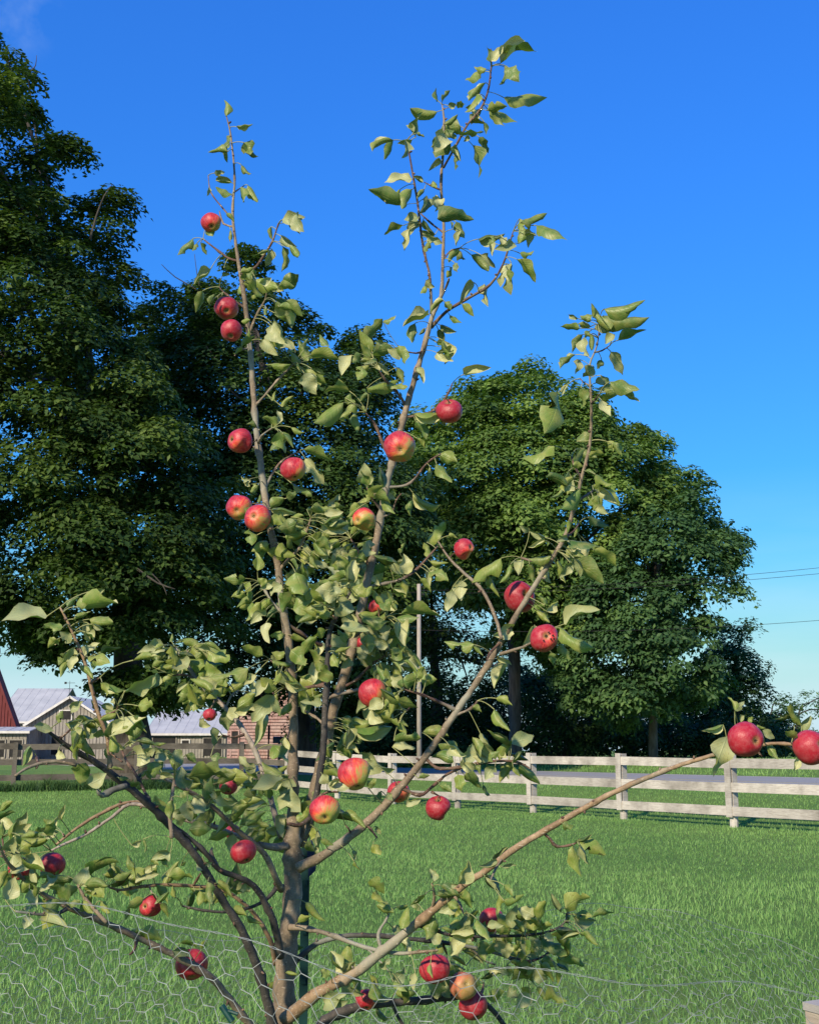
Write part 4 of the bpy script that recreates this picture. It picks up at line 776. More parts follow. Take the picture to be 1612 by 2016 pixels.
LEAVES = """445 228 441 196 14 p
466 249 498 243 12 m
480 280 509 307 22 m
480 280 493 304 19 m
475 324 495 341 11 m
453 265 438 304 12 m
448 298 409 299 12 m
446 288 448 320 14 m
422 340 443 338 12 d
457 359 425 353 14 d
457 382 424 367 12 m
412 369 407 386 7 m
474 367 478 398 11 m
488 364 507 398 19 p
445 420 462 436 16 p
454 452 453 477 11 m
406 446 419 465 19 p
380 469 349 502 14 m
388 478 378 494 8 m
395 477 407 502 11 m
556 432 601 427 19 d
580 423 599 456 22 d
570 441 591 461 16 d
533 446 536 472 14 m
554 465 585 485 19 d
570 485 588 504 17 p
557 485 554 535 19 m
536 491 522 525 17 d
530 491 507 498 11 d
414 530 382 560 16 d
399 572 385 615 17 m
441 527 461 530 12 m
474 536 499 527 14 p
437 543 453 540 12 d
535 556 559 572 19 m
493 586 511 577 9 p
545 588 574 646 17 m
562 591 596 623 19 m
412 598 422 578 12 m
428 585 467 594 19 m
437 581 438 606 12 p
475 633 493 630 12 p
475 681 490 646 19 p
475 681 461 697 12 p
525 607 522 620 9 m
985 124 1032 79 24 m
988 104 1057 101 14 m
967 120 991 91 19 m
965 120 957 85 8 m
956 137 933 130 16 p
946 141 915 157 14 p
994 128 982 166 12 d
998 133 1022 161 20 m
956 162 922 198 20 m
991 191 1077 191 14 p
962 217 1019 240 22 m
972 211 993 248 16 m
861 219 807 212 16 p
862 198 859 172 6 m
870 198 886 177 7 m
898 207 917 204 14 p
882 207 898 204 14 d
875 243 901 224 17 m
917 211 940 204 12 d
927 238 959 243 14 d
953 240 956 265 11 m
901 262 953 259 14 d
875 256 898 272 16 m
943 269 961 301 14 m
930 285 941 351 17 m
888 291 907 317 19 d
895 307 896 335 9 m
864 277 848 290 9 m
924 269 912 278 12 d
869 317 843 336 19 d
774 275 733 298 17 p
774 275 756 314 11 m
811 275 782 282 12 m
798 275 790 311 12 m
819 269 832 220 8 m
819 262 836 269 8 m
816 256 799 246 11 m
791 404 725 372 32 m
811 353 756 359 19 m
788 372 778 391 12 m
811 372 791 411 17 p
833 359 814 346 16 d
835 372 820 391 14 m
836 391 824 420 19 d
853 356 859 369 9 p
861 430 933 432 27 m
872 406 856 417 8 d
825 436 801 465 25 d
824 430 795 433 19 d
795 443 756 462 8 m
807 449 796 494 14 m
833 432 857 462 14 d
843 475 838 496 11 m
898 436 915 469 16 m
907 452 898 485 14 m
888 436 890 451 6 d
941 470 994 459 19 d
972 465 959 481 14 m
1027 436 1077 419 16 m
1023 430 1020 462 9 p
1056 443 1117 472 19 m
1033 462 1056 465 16 d
1049 459 1040 488 16 d
1023 498 1051 493 11 m
1014 481 972 491 19 d
1017 510 1054 556 16 p
1006 517 1006 581 17 m
1001 520 985 565 16 d
927 501 962 533 20 m
946 501 975 527 17 d
965 478 969 504 12 m
904 491 883 517 16 m
901 491 917 510 16 m
895 517 901 536 11 d
890 527 878 546 8 p
933 556 904 598 24 m
953 559 961 604 14 d
909 598 933 623 16 p
885 620 909 635 11 m
872 591 849 617 22 m
875 594 888 610 16 m
838 552 856 565 16 d
838 562 827 578 9 p
719 662 753 627 27 m
754 633 780 620 9 m
843 620 793 643 17 m
817 636 811 675 19 m
836 646 824 659 16 m
859 673 883 678 9 m
886 691 861 694 19 m
754 675 738 672 12 d
791 686 762 691 19 d
610 699 669 708 23 p
573 717 522 717 12 p
592 714 567 683 12 m
604 719 631 745 13 p
598 689 607 666 9 m
586 714 592 733 7 m
556 801 578 779 17 p
536 789 542 770 9 p
551 683 564 658 12 m
648 680 629 658 9 m
691 699 672 739 18 m
710 696 694 714 15 m
738 705 713 714 13 m
744 717 766 739 23 d
722 764 787 745 21 p
766 755 803 761 10 p
787 708 762 686 18 d
784 680 797 717 17 m
781 724 793 755 18 m
818 724 834 755 15 m
688 770 637 775 17 p
676 792 617 832 32 p
700 795 669 826 23 p
679 783 700 792 18 m
697 814 703 852 18 p
725 776 707 792 13 m
713 798 722 810 10 m
505 841 485 835 15 m
551 832 545 807 12 m
555 851 530 888 17 m
558 854 578 882 17 m
573 841 601 851 13 p
536 832 548 845 12 m
598 885 654 910 23 p
601 903 638 953 27 g
803 817 787 845 13 b
815 814 874 817 17 b
818 829 840 866 21 m
865 894 900 910 31 p
859 913 890 950 13 p
846 919 840 953 13 m
821 863 837 885 10 o
812 969 868 993 20 p
812 984 809 1018 18 m
753 978 778 1012 15 p
725 978 756 956 20 p
728 975 707 990 12 p
725 956 710 925 15 m
489 944 475 938 9 d
483 956 493 944 13 m
508 956 493 969 15 p
533 1000 559 981 18 p
508 990 513 972 10 m
489 1043 496 1074 18 m
576 953 617 969 12 d
614 978 592 969 13 p
564 981 586 969 13 m
533 1003 583 1009 24 g
573 1018 598 1015 13 p
645 997 669 972 15 d
648 1003 683 1000 12 p
604 1003 623 1000 12 m
697 1006 682 1018 12 p
641 1049 685 1046 17 m
592 1052 573 1034 12 p
598 1065 573 1062 12 p
654 1034 635 1028 10 m
507 1124 502 1086 12 p
507 1124 524 1077 12 m
483 1139 440 1139 18 p
623 1108 573 1121 18 p
629 1096 651 1083 21 d
657 1102 679 1080 17 p
703 1083 676 1093 13 p
657 1108 694 1108 10 m
685 1124 713 1102 15 m
734 1059 713 1062 9 m
787 1090 797 1068 10 p
784 1111 810 1102 10 m
769 1121 756 1105 9 p
840 1068 877 1028 21 p
883 1055 900 1059 10 o
846 1096 834 1068 15 p
846 1105 883 1108 12 p
843 1127 883 1142 17 m
912 737 967 723 26 m
859 674 884 678 10 m
860 694 893 711 17 m
1189 608 1270 590 24 m
1188 621 1278 624 23 m
1200 624 1228 621 9 m
1178 630 1172 605 17 m
1163 630 1141 621 18 m
1138 627 1118 618 10 d
1141 646 1102 643 15 p
1147 658 1126 694 15 m
1160 652 1150 664 13 m
1163 658 1166 689 17 m
1147 667 1160 701 17 d
1178 636 1200 658 18 m
1191 639 1209 652 15 m
1209 658 1191 677 18 d
1216 670 1273 649 13 m
1133 698 1102 726 13 m
1141 708 1132 737 15 d
1184 708 1175 726 10 m
1202 692 1226 739 24 d
1169 723 1147 742 27 d
1172 754 1192 745 13 d
1200 751 1259 767 17 m
1212 767 1259 791 13 p
1195 764 1211 770 7 m
1144 764 1147 801 17 m
1116 757 1107 779 10 m
1098 773 1071 853 27 m
1184 788 1202 819 12 m
1135 869 1172 850 18 m
1091 878 1020 903 21 p
1160 897 1191 894 13 o
1194 869 1206 891 10 p
1203 872 1223 897 15 m
1129 916 1147 919 21 p
1119 928 1081 981 15 g
1172 934 1206 953 15 p
1153 928 1172 934 12 m
1122 947 1116 974 10 p
1141 962 1104 1002 27 m
1129 968 1141 987 17 b
1166 956 1188 971 13 p
1178 974 1152 996 15 m
1181 971 1220 996 18 p
1181 978 1184 1005 9 p
1160 1018 1200 1036 15 m
1119 1024 1116 1049 12 p
1135 1036 1129 1058 12 p
1073 1058 1042 1046 18 d
1042 1046 1022 1036 10 d
1073 1064 1039 1077 15 m
1116 1064 1184 1077 17 m
1169 1083 1214 1117 24 p
1116 1058 1095 1067 15 m
1085 1095 1039 1099 15 m
1091 1095 1079 1083 10 p
986 1099 929 1147 26 p
1005 1111 983 1148 17 p
1026 1102 1020 1133 15 m
1042 1111 1051 1148 18 m
1067 1114 1085 1148 24 b
1098 1102 1113 1148 20 p
1122 1108 1188 1149 27 m
524 1201 493 1229 18 g
524 1226 531 1267 17 m
555 1152 533 1174 20 g
558 1167 598 1121 21 g
567 1158 617 1152 24 p
617 1152 631 1195 18 p
635 1149 648 1183 20 p
598 1170 561 1180 15 p
567 1189 598 1195 21 m
629 1205 586 1226 24 m
635 1223 657 1198 15 m
641 1242 615 1254 15 p
623 1264 617 1298 21 g
623 1304 617 1347 23 g
586 1322 607 1307 15 g
694 1304 663 1279 21 d
691 1298 669 1316 18 d
703 1174 738 1143 27 p
722 1183 697 1198 21 m
669 1236 728 1242 18 d
710 1248 778 1279 34 g
703 1276 734 1313 21 m
710 1211 769 1223 21 m
790 1208 868 1214 18 p
775 1183 784 1191 15 p
828 1139 848 1167 18 m
843 1121 883 1146 15 m
893 1164 880 1205 17 m
766 1248 793 1248 15 m
781 1254 778 1273 12 p
747 1304 759 1329 17 m
766 1298 828 1322 17 m
769 1313 803 1319 13 m
824 1335 781 1347 23 m
517 1291 475 1273 20 p
489 1316 409 1335 21 p
502 1329 480 1350 18 m
524 1341 502 1372 20 g
548 1316 579 1357 21 d
561 1322 592 1350 24 p
536 1301 573 1310 13 p
533 1298 561 1285 15 m
440 1335 446 1353 13 p
539 1369 496 1422 34 g
524 1403 499 1471 23 g
573 1384 547 1409 17 p
598 1384 614 1416 18 m
617 1372 638 1366 12 m
657 1350 666 1360 13 m
713 1353 738 1372 18 g
728 1400 756 1422 24 g
697 1437 772 1431 23 g
750 1406 787 1431 18 p
766 1391 823 1394 18 p
787 1416 803 1431 15 m
775 1459 829 1453 18 m
772 1471 818 1474 15 m
831 1443 883 1450 27 m
657 1462 620 1499 24 D
713 1484 778 1515 27 m
629 1496 666 1530 34 m
688 1509 694 1533 12 g
741 1509 707 1499 15 d
707 1465 719 1447 12 m
682 1471 707 1484 12 m
645 1543 688 1552 13 m
415 1490 443 1493 13 m
400 1509 458 1533 24 p
400 1533 424 1558 18 g
483 1515 508 1533 15 p
528 1530 555 1515 15 m
567 1546 493 1558 24 g
555 1558 592 1599 40 g
424 1574 468 1580 15 m
468 1595 517 1574 18 p
614 1561 645 1577 18 D
725 1552 741 1533 15 m
750 1558 733 1580 12 p
762 1561 772 1577 21 D
800 1589 828 1574 18 m
865 1546 890 1561 15 m
824 1533 846 1527 10 m
889 1161 874 1204 17 m
908 1142 908 1183 24 g
961 1133 983 1176 18 p
843 1120 883 1145 18 m
933 1269 874 1263 20 p
933 1272 951 1291 15 p
1007 1238 969 1251 31 m
979 1297 1007 1310 18 m
998 1310 973 1356 17 m
976 1375 1009 1390 18 p
973 1397 1004 1440 20 p
1052 1231 1029 1279 27 b
1057 1201 1082 1226 24 p
1076 1204 1097 1183 18 b
1072 1192 1060 1173 15 m
1110 1229 1181 1201 24 m
1103 1235 1170 1276 23 p
1100 1269 1125 1300 18 m
1085 1285 1088 1310 13 m
1006 1468 958 1437 24 d
1006 1465 1051 1449 24 D
945 1443 967 1471 13 m
930 1452 945 1493 17 m
961 1499 983 1480 15 m
983 1477 998 1493 12 m
1010 1502 1032 1477 15 D
1023 1508 1063 1545 24 m
1010 1511 1026 1530 10 p
958 1508 973 1533 12 m
936 1508 945 1524 12 m
914 1527 948 1552 24 m
951 1545 965 1567 10 d
930 1393 948 1403 15 p
93 1213 3 1223 32 g
124 1235 86 1229 13 p
133 1195 155 1176 18 m
155 1196 232 1188 26 p
155 1195 176 1173 18 p
179 1164 207 1159 15 g
145 1219 179 1204 13 p
176 1219 223 1226 24 p
183 1229 204 1238 13 g
173 1226 173 1266 27 m
139 1266 117 1244 18 m
145 1275 130 1303 21 g
133 1303 119 1334 20 p
161 1291 198 1266 18 g
198 1285 240 1275 15 g
173 1294 217 1306 18 p
186 1297 183 1319 24 p
155 1313 183 1337 13 p
248 1359 307 1328 20 g
245 1359 198 1344 13 g
201 1344 210 1371 13 p
223 1375 226 1387 9 b
139 1396 164 1381 24 g
198 1399 179 1378 18 d
68 1430 108 1440 21 g
114 1424 124 1399 13 m
136 1424 164 1415 18 d
58 1471 43 1511 21 g
229 1406 198 1418 18 p
210 1446 288 1412 29 g
214 1452 235 1418 24 g
164 1440 148 1458 18 p
173 1427 173 1458 18 b
114 1480 130 1492 15 b
151 1464 151 1499 13 p
167 1458 173 1492 15 m
217 1461 248 1474 21 g
254 1468 266 1461 12 m
285 1458 303 1477 24 d
303 1464 328 1464 12 p
307 1483 344 1486 34 g
344 1477 359 1508 21 D
366 1486 387 1502 15 m
155 1505 161 1548 37 m
173 1545 210 1523 35 g
220 1514 245 1517 9 m
235 1533 254 1533 10 m
279 1530 288 1517 15 p
291 1517 297 1536 15 m
257 1551 279 1545 17 m
316 1527 344 1533 18 g
372 1530 449 1533 18 m
263 1300 310 1291 15 p
300 1313 325 1303 15 m
310 1325 294 1356 21 d
344 1328 325 1353 21 p
338 1263 339 1247 10 p
347 1266 364 1260 9 m
372 1353 372 1378 13 g
446 1409 477 1396 18 g
418 1433 421 1471 15 D
393 1418 415 1430 18 b
0 1597 26 1578 29 p
0 1615 31 1600 15 g
18 1640 63 1623 21 m
6 1646 6 1618 18 m
96 1634 114 1606 15 b
65 1653 89 1634 18 m
38 1662 65 1643 18 p
9 1674 31 1646 18 m
12 1674 55 1671 18 D
41 1758 82 1727 35 p
15 1746 40 1743 13 m
49 1693 89 1718 35 b
127 1764 155 1746 23 p
108 1736 145 1730 21 m
179 1724 235 1699 24 g
223 1730 260 1715 17 p
266 1739 313 1721 18 g
279 1727 310 1699 15 m
238 1746 272 1755 17 p
325 1746 353 1696 32 p
297 1693 313 1705 13 p
356 1705 366 1696 15 m
387 1696 418 1699 24 g
406 1587 366 1591 31 g
356 1591 356 1628 24 b
477 1612 424 1646 18 g
455 1677 462 1702 15 p
297 1587 319 1587 13 p
164 1774 186 1798 21 p
136 1783 158 1774 13 m
310 1770 334 1755 21 g
316 1780 331 1808 15 p
254 1839 272 1826 24 p
276 1836 319 1851 21 p
341 1873 378 1888 29 D
356 1857 387 1867 15 b
46 1792 68 1786 10 m
397 1870 406 1851 9 p
260 1665 279 1653 15 m
282 1653 285 1680 12 m
601 1777 641 1814 23 p
586 1817 614 1805 15 p
728 1733 756 1761 24 p
741 1783 775 1798 27 p
734 1758 756 1777 15 o
772 1826 790 1839 15 d
787 1848 806 1885 18 m
679 1916 700 1894 18 m
775 1932 797 1904 21 D
750 1907 769 1888 18 d
815 1774 828 1795 18 m
781 1786 803 1783 12 m
579 1870 598 1867 13 m
558 1891 576 1888 18 m
561 1916 586 1919 13 p
738 1966 769 1969 31 m
741 1984 766 2006 21 p
672 1941 719 1960 18 d
648 1950 679 1966 12 d
651 1972 685 1972 18 D
477 1743 493 1758 18 g
486 1805 517 1820 18 p
524 1637 551 1628 18 b
734 1662 750 1684 17 o
741 1628 750 1643 10 d
694 1674 697 1696 10 d
697 1696 710 1715 9 p
672 1603 719 1631 18 p
632 1653 657 1665 12 m
986 1699 1001 1668 21 D
979 1696 942 1705 18 m
989 1708 1017 1705 13 d
955 1727 986 1758 35 D
883 1752 933 1777 21 p
865 1774 886 1808 15 p
855 1736 846 1711 18 d
874 1749 902 1743 15 g
992 1743 1010 1767 12 p
992 1774 1032 1761 21 p
983 1761 979 1801 15 p
1020 1792 1057 1792 18 D
998 1808 1026 1814 18 D
1032 1795 1032 1820 12 p
939 1811 964 1854 18 p
976 1832 1007 1832 21 m
1010 1823 1029 1839 18 m
1041 1826 1057 1848 18 p
1100 1792 1085 1758 18 D
1103 1795 1100 1777 12 D
1113 1789 1162 1767 27 o
1113 1789 1147 1777 9 d
1131 1801 1167 1805 15 p
1166 1805 1209 1798 15 m
1119 1795 1119 1817 18 m
1141 1839 1100 1851 21 D
1141 1839 1159 1848 13 m
1066 1848 1116 1882 21 m
1103 1891 1150 1904 18 m
1063 1894 1097 1904 18 m
1094 1898 1122 1913 15 d
1079 1870 1094 1882 15 p
1035 1851 1035 1882 18 g
911 1873 951 1898 18 g
998 1901 1001 1926 15 p
1017 1904 1035 1929 18 m
1051 1910 1079 1929 24 d
1029 1944 1045 1972 15 m
1057 1944 1079 1972 18 m
1079 1941 1116 1972 21 p
1001 1947 1020 1966 18 D
976 1916 945 1929 18 D
871 1944 886 1966 21 D
883 1898 917 1910 18 d
1107 1622 1128 1628 23 m
1141 1659 1193 1684 26 p
1128 1665 1144 1727 23 p
1141 1665 1159 1702 18 d
1159 1674 1190 1687 12 d
1134 1656 1166 1643 12 d
1423 1427 1381 1439 15 b
1431 1450 1404 1530 39 g
1446 1399 1432 1374 10 p
1446 1399 1465 1381 11 D
1447 1402 1463 1395 6 m
1458 1423 1470 1408 15 d
1473 1422 1482 1412 10 p
1491 1432 1507 1434 10 p
1501 1438 1525 1454 14 d
1514 1463 1532 1496 17 p
1562 1412 1523 1417 15 D
1578 1430 1557 1386 20 p
1580 1440 1596 1409 28 D
1570 1453 1545 1440 15 p
1573 1491 1561 1519 15 g"""
def leaf_matrix(si, base, tip, w_px, l_px, top_to_cam, dep, rnd):
    V = SH[si][0]; tipv = Vector(V[len(V)-3])
    A = tip-base; L = A.length; asp = w_px/max(l_px, 1)
    real = max(.50, min(.80, asp*1.1)); ca = min(1, max(.25, asp/real)); roll = math.acos(ca)*rnd.choice((-1, 1))*rnd.uniform(.75, 1.05)
    W = real*L*1.25; sc = Matrix.Diagonal((L, W, W)); tv = sc @ tipv; k = L/max(tv.length, 1e-6); X = A.normalized()
    q0 = tv.normalized().rotation_difference(Vector((1, 0, 0)))
    tocam = (Vector((0, 0, EYE))-base).normalized(); N = tocam-X*tocam.dot(X)
    N = N.normalized() if N.length > 1e-4 else X.orthogonal().normalized()
    # hanging leaves show more of the side the sky does not light: let gravity turn the normal a little
    if not top_to_cam: N = -N
    N = Quaternion(X, roll) @ N; S = N.cross(X)
    Rm = Matrix((X, S, N)).transposed()
    M3 = Rm @ q0.to_matrix() @ sc*k
    M4 = M3.to_4x4(); M4.translation = base
    return M4
KIND = {'p': (.5, .85, 0), 'm': (.2, .5, 1), 'g': (.05, .6, 2), 'd': (0, .15, 2), 'D': (0, .0, 2), 'b': (.25, 1, 2), 'o': (1.0, .6, 0)}
items = []       # size, si, matrix, age, rnd
pet = MB()
def petiole(bx, by, dY, dirx, diry, base):
    x0, y0, d0 = depth_near(bx, by, ALLP0)
    d = math.hypot(bx-x0, by-y0)
    if d < 3 or d > 130: return
    a = at(x0, y0, D0+d0); mid = a.lerp(base, .5)+Vector((0, 0, .10*(base-a).length))-(Vector((dirx, 0, -diry))*m_per_px(D0)*min(d*.12, 8))
    pts = []
    for i in range(5):
        t_ = i/4; pts.append(a*(1-t_)**2+mid*2*t_*(1-t_)+base*t_*t_)
    pet.tube(pts, [.0013, .0010, .0009, .0010, .0012], 4, False)
ALLP0 = list(ALLPTS)
def add_leaf(x1, y1, x2, y2, w, k, rnd, spread=.035):
    si = rnd.randrange(NVAR); nb = depth_near(x1, y1, ALLP0); dY = nb[2]+rnd.gauss(-.02, spread); l = math.hypot(x2-x1, y2-y1)
    dd = rnd.uniform(-.55, .45)*l*m_per_px(D0)
    b = at(x1, y1, D0+dY); t_ = at(x2, y2, D0+dY+dd); age, rn, sd = KIND[k]
    if sd == 1: top = rnd.random() < .33
    else: top = sd == 2
    age = min(1, max(0, age+rnd.uniform(-.25, .3))) if k != 'D' else 0; rn = min(1, max(0, rn+rnd.uniform(-.3, .3)))
    items.append((l*w, si, leaf_matrix(si, b, t_, w, l, top, dd, rnd), age, rn))
    petiole(x1, y1, dY, (x2-x1)/max(l, 1), (y2-y1)/max(l, 1), b)
rl = random.Random(3)
for ln in LEAVES.split('\n'):
    a = ln.split(); add_leaf(*[float(v) for v in a[:5]], a[5], rl)
FILL = [(475, 540, 15, 20, 3), (880, 240, 20, 25, 3), (950, 190, 15, 40, 3), (840, 440, 25, 40, 3), (1000, 490, 30, 30, 3), (850, 640, 25, 20, 3), (1180, 640, 25, 35, 3), (1180, 730, 25, 30, 2), (1140, 920, 20, 50, 4), (730, 960, 20, 30, 3), (560, 850, 25, 25, 2), (150, 1270, 25, 40, 3), (350, 1280, 30, 20, 6),
 (600, 1110, 70, 50, 22), (680, 1170, 70, 50, 22), (520, 1180, 40, 30, 8), (620, 1280, 75, 55, 20), (740, 1250, 55, 45, 16), (360, 1290, 40, 25, 18), (405, 1365, 45, 30, 20), (240, 1440, 60, 35, 14), (165, 1440, 30, 30, 6),
 (560, 1350, 50, 25, 5), (700, 1430, 60, 45, 12), (580, 1520, 70, 30, 12), (450, 1560, 80, 25, 16), (620, 1600, 60, 30, 12), (380, 1590, 50, 40, 16), (500, 1630, 50, 30, 12), (60, 1640, 50, 35, 12), (30, 1700, 25, 35, 8),
 (130, 1755, 50, 25, 10), (250, 1735, 70, 30, 14), (430, 1760, 50, 30, 8), (60, 1780, 40, 25, 4), (780, 1290, 50, 45, 14), (640, 1030, 50, 35, 16), (560, 1030, 40, 30, 8), (770, 1380, 45, 35, 10), (890, 1790, 50, 35, 10),
 (1030, 1840, 70, 30, 26), (930, 1860, 60, 25, 12), (1060, 1900, 50, 30, 10), (860, 1900, 30, 30, 4), (660, 1930, 60, 45, 8), (900, 1930, 60, 25, 6), (800, 1955, 50, 25, 5), (560, 640, 35, 35, 6), (605, 720, 20, 30, 4), (700, 700, 45, 25, 8),
 (555, 580, 30, 25, 4), (500, 540, 25, 20, 4), (680, 1080, 45, 30, 12), (780, 1130, 40, 30, 6), (1110, 1110, 50, 30, 5), (1160, 960, 25, 40, 4), (920, 1490, 50, 25, 6), (990, 1500, 40, 20, 4), (820, 1340, 40, 25, 6)]
for cx, cy, sx_, sy_, n in FILL:
    for _ in range(int(n*1.35+.5) if cy > 950 else n):
        x = rl.gauss(cx, sx_*.75); y = rl.gauss(cy, sy_*.75); nb = depth_near(x, y, ALLP0); dx, dy = x-nb[0], y-nb[1]; d = math.hypot(dx, dy)+1e-6
        if d > 42: x, y = nb[0]+dx/d*rl.uniform(15, 42), nb[1]+dy/d*rl.uniform(15, 42)
        th = math.atan2(dy, dx)+rl.gauss(0, .9); l = rl.uniform(22, 50); ux, uy = math.cos(th), math.sin(th)+.35; q = math.hypot(ux, uy)
        add_leaf(x, y, x+ux/q*l, y+uy/q*l, l*rl.uniform(.4, .85), rl.choice('pppppommmggbd'), rl, .05)
pet.build('leaf_stalk', M['petiole'], tree_root, smooth=True, kind='stuff')
items.sort(key=lambda q: -q[0])
ro = Vector(tree_root.location)
for sz, si, M4, age, rn in items[:290]:
    o = bpy.data.objects.new('leaf', LM[si]); COL.objects.link(o); o.parent = tree_root
    o.matrix_basis = Matrix.Translation(-ro) @ M4; o.color = (age, rn, 0, 1)
mv, mf, muv, mc = [], [], [], []
for sz, si, M4, age, rn in items[290:]:
    V, UV, Fq = SH[si]; n = len(mv)
    for v in V: mv.append(M4 @ Vector(v))
    for q in Fq: mf.append(tuple(n+i for i in q)); muv.extend(UV[i] for i in q); mc.extend([(age, rn, 0, 1)]*4)
me = bpy.data.meshes.new('leaf_mass'); me.from_pydata([tuple(v) for v in mv], [], mf); me.polygons.foreach_set('use_smooth', np.ones(len(me.polygons), bool))
ul = me.uv_layers.new(name='UVMap'); ul.data.foreach_set('uv', np.array(muv, np.float32).ravel())
ca = me.color_attributes.new('shade', 'FLOAT_COLOR', 'CORNER'); ca.data.foreach_set('color', np.array(mc, np.float32).ravel()); me.materials.append(M['leaf_mass'])
lo = link('small_leaves', me, tree_root); lo['kind'] = 'stuff'

# ------------------------------------------------------------------ apples
t = NT('apple_skin'); oi = t.node('ShaderNodeObjectInfo'); sc_ = t.node('ShaderNodeSeparateColor'); t.l.new(oi.outputs['Color'], sc_.inputs[0])
tcn = t.node('ShaderNodeTexCoord'); sx_n = t.node('ShaderNodeSeparateXYZ'); t.l.new(tcn.outputs['Object'], sx_n.inputs[0]); X, Y_, Z = sx_n.outputs
offs = t.node('ShaderNodeVectorMath', operation='ADD'); t.l.new(tcn.outputs['Object'], offs.inputs[0]); cmb = t.node('ShaderNodeCombineXYZ'); t.l.new(t.math('MULTIPLY', oi.outputs['Random'], 20), cmb.inputs[0]); t.l.new(cmb.outputs[0], offs.inputs[1])
vec = offs.outputs[0]
lon = t.math('ARCTAN2', Y_, X); cl = t.node('ShaderNodeCombineXYZ'); t.l.new(t.math('MULTIPLY', lon, 7), cl.inputs[0]); t.l.new(t.math('MULTIPLY', Z, 1.2), cl.inputs[1]); t.l.new(t.math('MULTIPLY', oi.outputs['Random'], 30), cl.inputs[2])
streak = t.node('ShaderNodeTexNoise'); streak.inputs['Scale'].default_value = 1.6; streak.inputs['Detail'].default_value = 5; t.l.new(cl.outputs[0], streak.inputs['Vector']); streak = streak.outputs[0]
nA = t.noise(1.4, 4, vec=vec); nB = t.noise(16, 4, vec=vec)
g = t.math('ADD', t.math('MULTIPLY', X, .62), t.math('MULTIPLY', Z, -.40)); g = t.math('ADD', g, t.math('MULTIPLY', t.math('SUBTRACT', nA, .5), .9)); g = t.math('ADD', g, t.math('MULTIPLY', t.math('SUBTRACT', streak, .5), 1.25))
g = t.math('ADD', g, t.math('MULTIPLY_ADD', sc_.outputs[0], 2.0, -.66))
c = t.ramp(g, [(-.0, (.34, .010, .024)), (.16, (.52, .022, .036)), (.38, (.64, .070, .040)), (.58, (.58, .19, .060)), (.78, (.40, .30, .060)), (.95, (.25, .29, .05))])
c = t.mix(t.math('MULTIPLY', sc_.outputs[1], .8), c, (.22, .004, .012)); c = t.mix(t.math('MULTIPLY', sc_.outputs[2], .75), c, (.34, .16, .07))
vor = t.node('ShaderNodeTexVoronoi'); vor.inputs['Scale'].default_value = 7.5; t.l.new(vec, vor.inputs['Vector']); dots = t.ramp(vor.outputs['Distance'], [(.045, 1.0), (.075, 0.0)])
c = t.mix(t.math('MULTIPLY', dots, .45), c, (.75, .50, .32)); sc2 = t.ramp(t.noise(5.5, 5, vec=vec, rough=.65), [(.68, 0.0), (.74, .7)]); c = t.mix(sc2, c, (.20, .10, .055))
r2 = t.math('SQRT', t.math('ADD', t.math('MULTIPLY', X, X), t.math('MULTIPLY', Y_, Y_))); cav = t.ramp(r2, [(.10, .75), (.34, 0.0)]); c = t.mix(cav, c, (.28, .22, .06))
c = t.mix(t.ramp(t.noise(3.2, 6, vec=vec, rough=.7), [(.42, 0.0), (.75, .22)]), c, (.62, .34, .33))
t.col(c); t.rough(.44); t.b.inputs['Specular IOR Level'].default_value = .42; t.b.inputs['Subsurface Weight'].default_value = .06; t.b.inputs['Subsurface Radius'].default_value = (.01, .003, .002)
t.bump(t.math('ADD', nB, t.math('MULTIPLY', nA, 2)), .12, .02); M['apple'] = t.m
M['stem'] = simple('apple_stem', (.07, .045, .025), (.15, .10, .05), 40, .7, 0); M['calyx'] = simple('apple_calyx', (.03, .022, .014), (.11, .08, .045), 40, .9, 0)
def apple_shape(seed, dent=0, holes=False):
    r = random.Random(seed); nt, npn = 22, 30; V, Fq = [], []; asym = r.uniform(-.05, .05); l5 = r.uniform(.01, .035); ph = r.uniform(0, 6); ph2 = r.uniform(0, 6); sq = r.uniform(.84, .94)
    for j in range(nt+1):
        tt = math.pi*j/nt
        for i in range(npn):
            a = 2*math.pi*i/npn; rho = math.sin(tt)**.92*(1+.07*math.cos(tt)); z = math.cos(tt)*sq
            z -= .36*math.exp(-(rho/.24)**2) if tt < 1.57 else 0; z += .20*math.exp(-(rho/.22)**2) if tt > 1.57 else 0
            rho *= 1+l5*math.cos(5*a+ph)*(.4+.6*(tt/math.pi))+.03*math.cos(2*a+ph2)+asym*math.cos(a)
            if dent: k = math.exp(-((math.cos(a-dent[0])-1)**2*4+((tt-dent[1])/.55)**2)); rho *= 1-dent[2]*k
            V.append((rho*math.cos(a), rho*math.sin(a), z))
    for j in range(nt):
        for i in range(npn): i2 = (i+1) % npn; Fq.append((j*npn+i, (j+1)*npn+i, (j+1)*npn+i2, j*npn+i2))
    return mesh_np('skin', V, faces=Fq, mat=M['apple'])
AM = [apple_shape(1), apple_shape(2), apple_shape(3), apple_shape(4), apple_shape(5, (0.4, 2.1, .45)), apple_shape(6, (0, 1.6, .34))]
cal = MB()
for k in range(6):
    a = k*1.047; d = Vector((math.cos(a), math.sin(a), 0)); cal.tube([d*.03+Vector((0, 0, -.66)), d*.07+Vector((0, 0, -.74)), d*.12+Vector((0, 0, -.79))], [.035, .03, .006], 4)
cal.tube([(0, 0, -.60), (0, 0, -.70)], [.07, .05], 8)
CALM = mesh_np('calyx', cal.v, faces=cal.f, mat=M['calyx'])
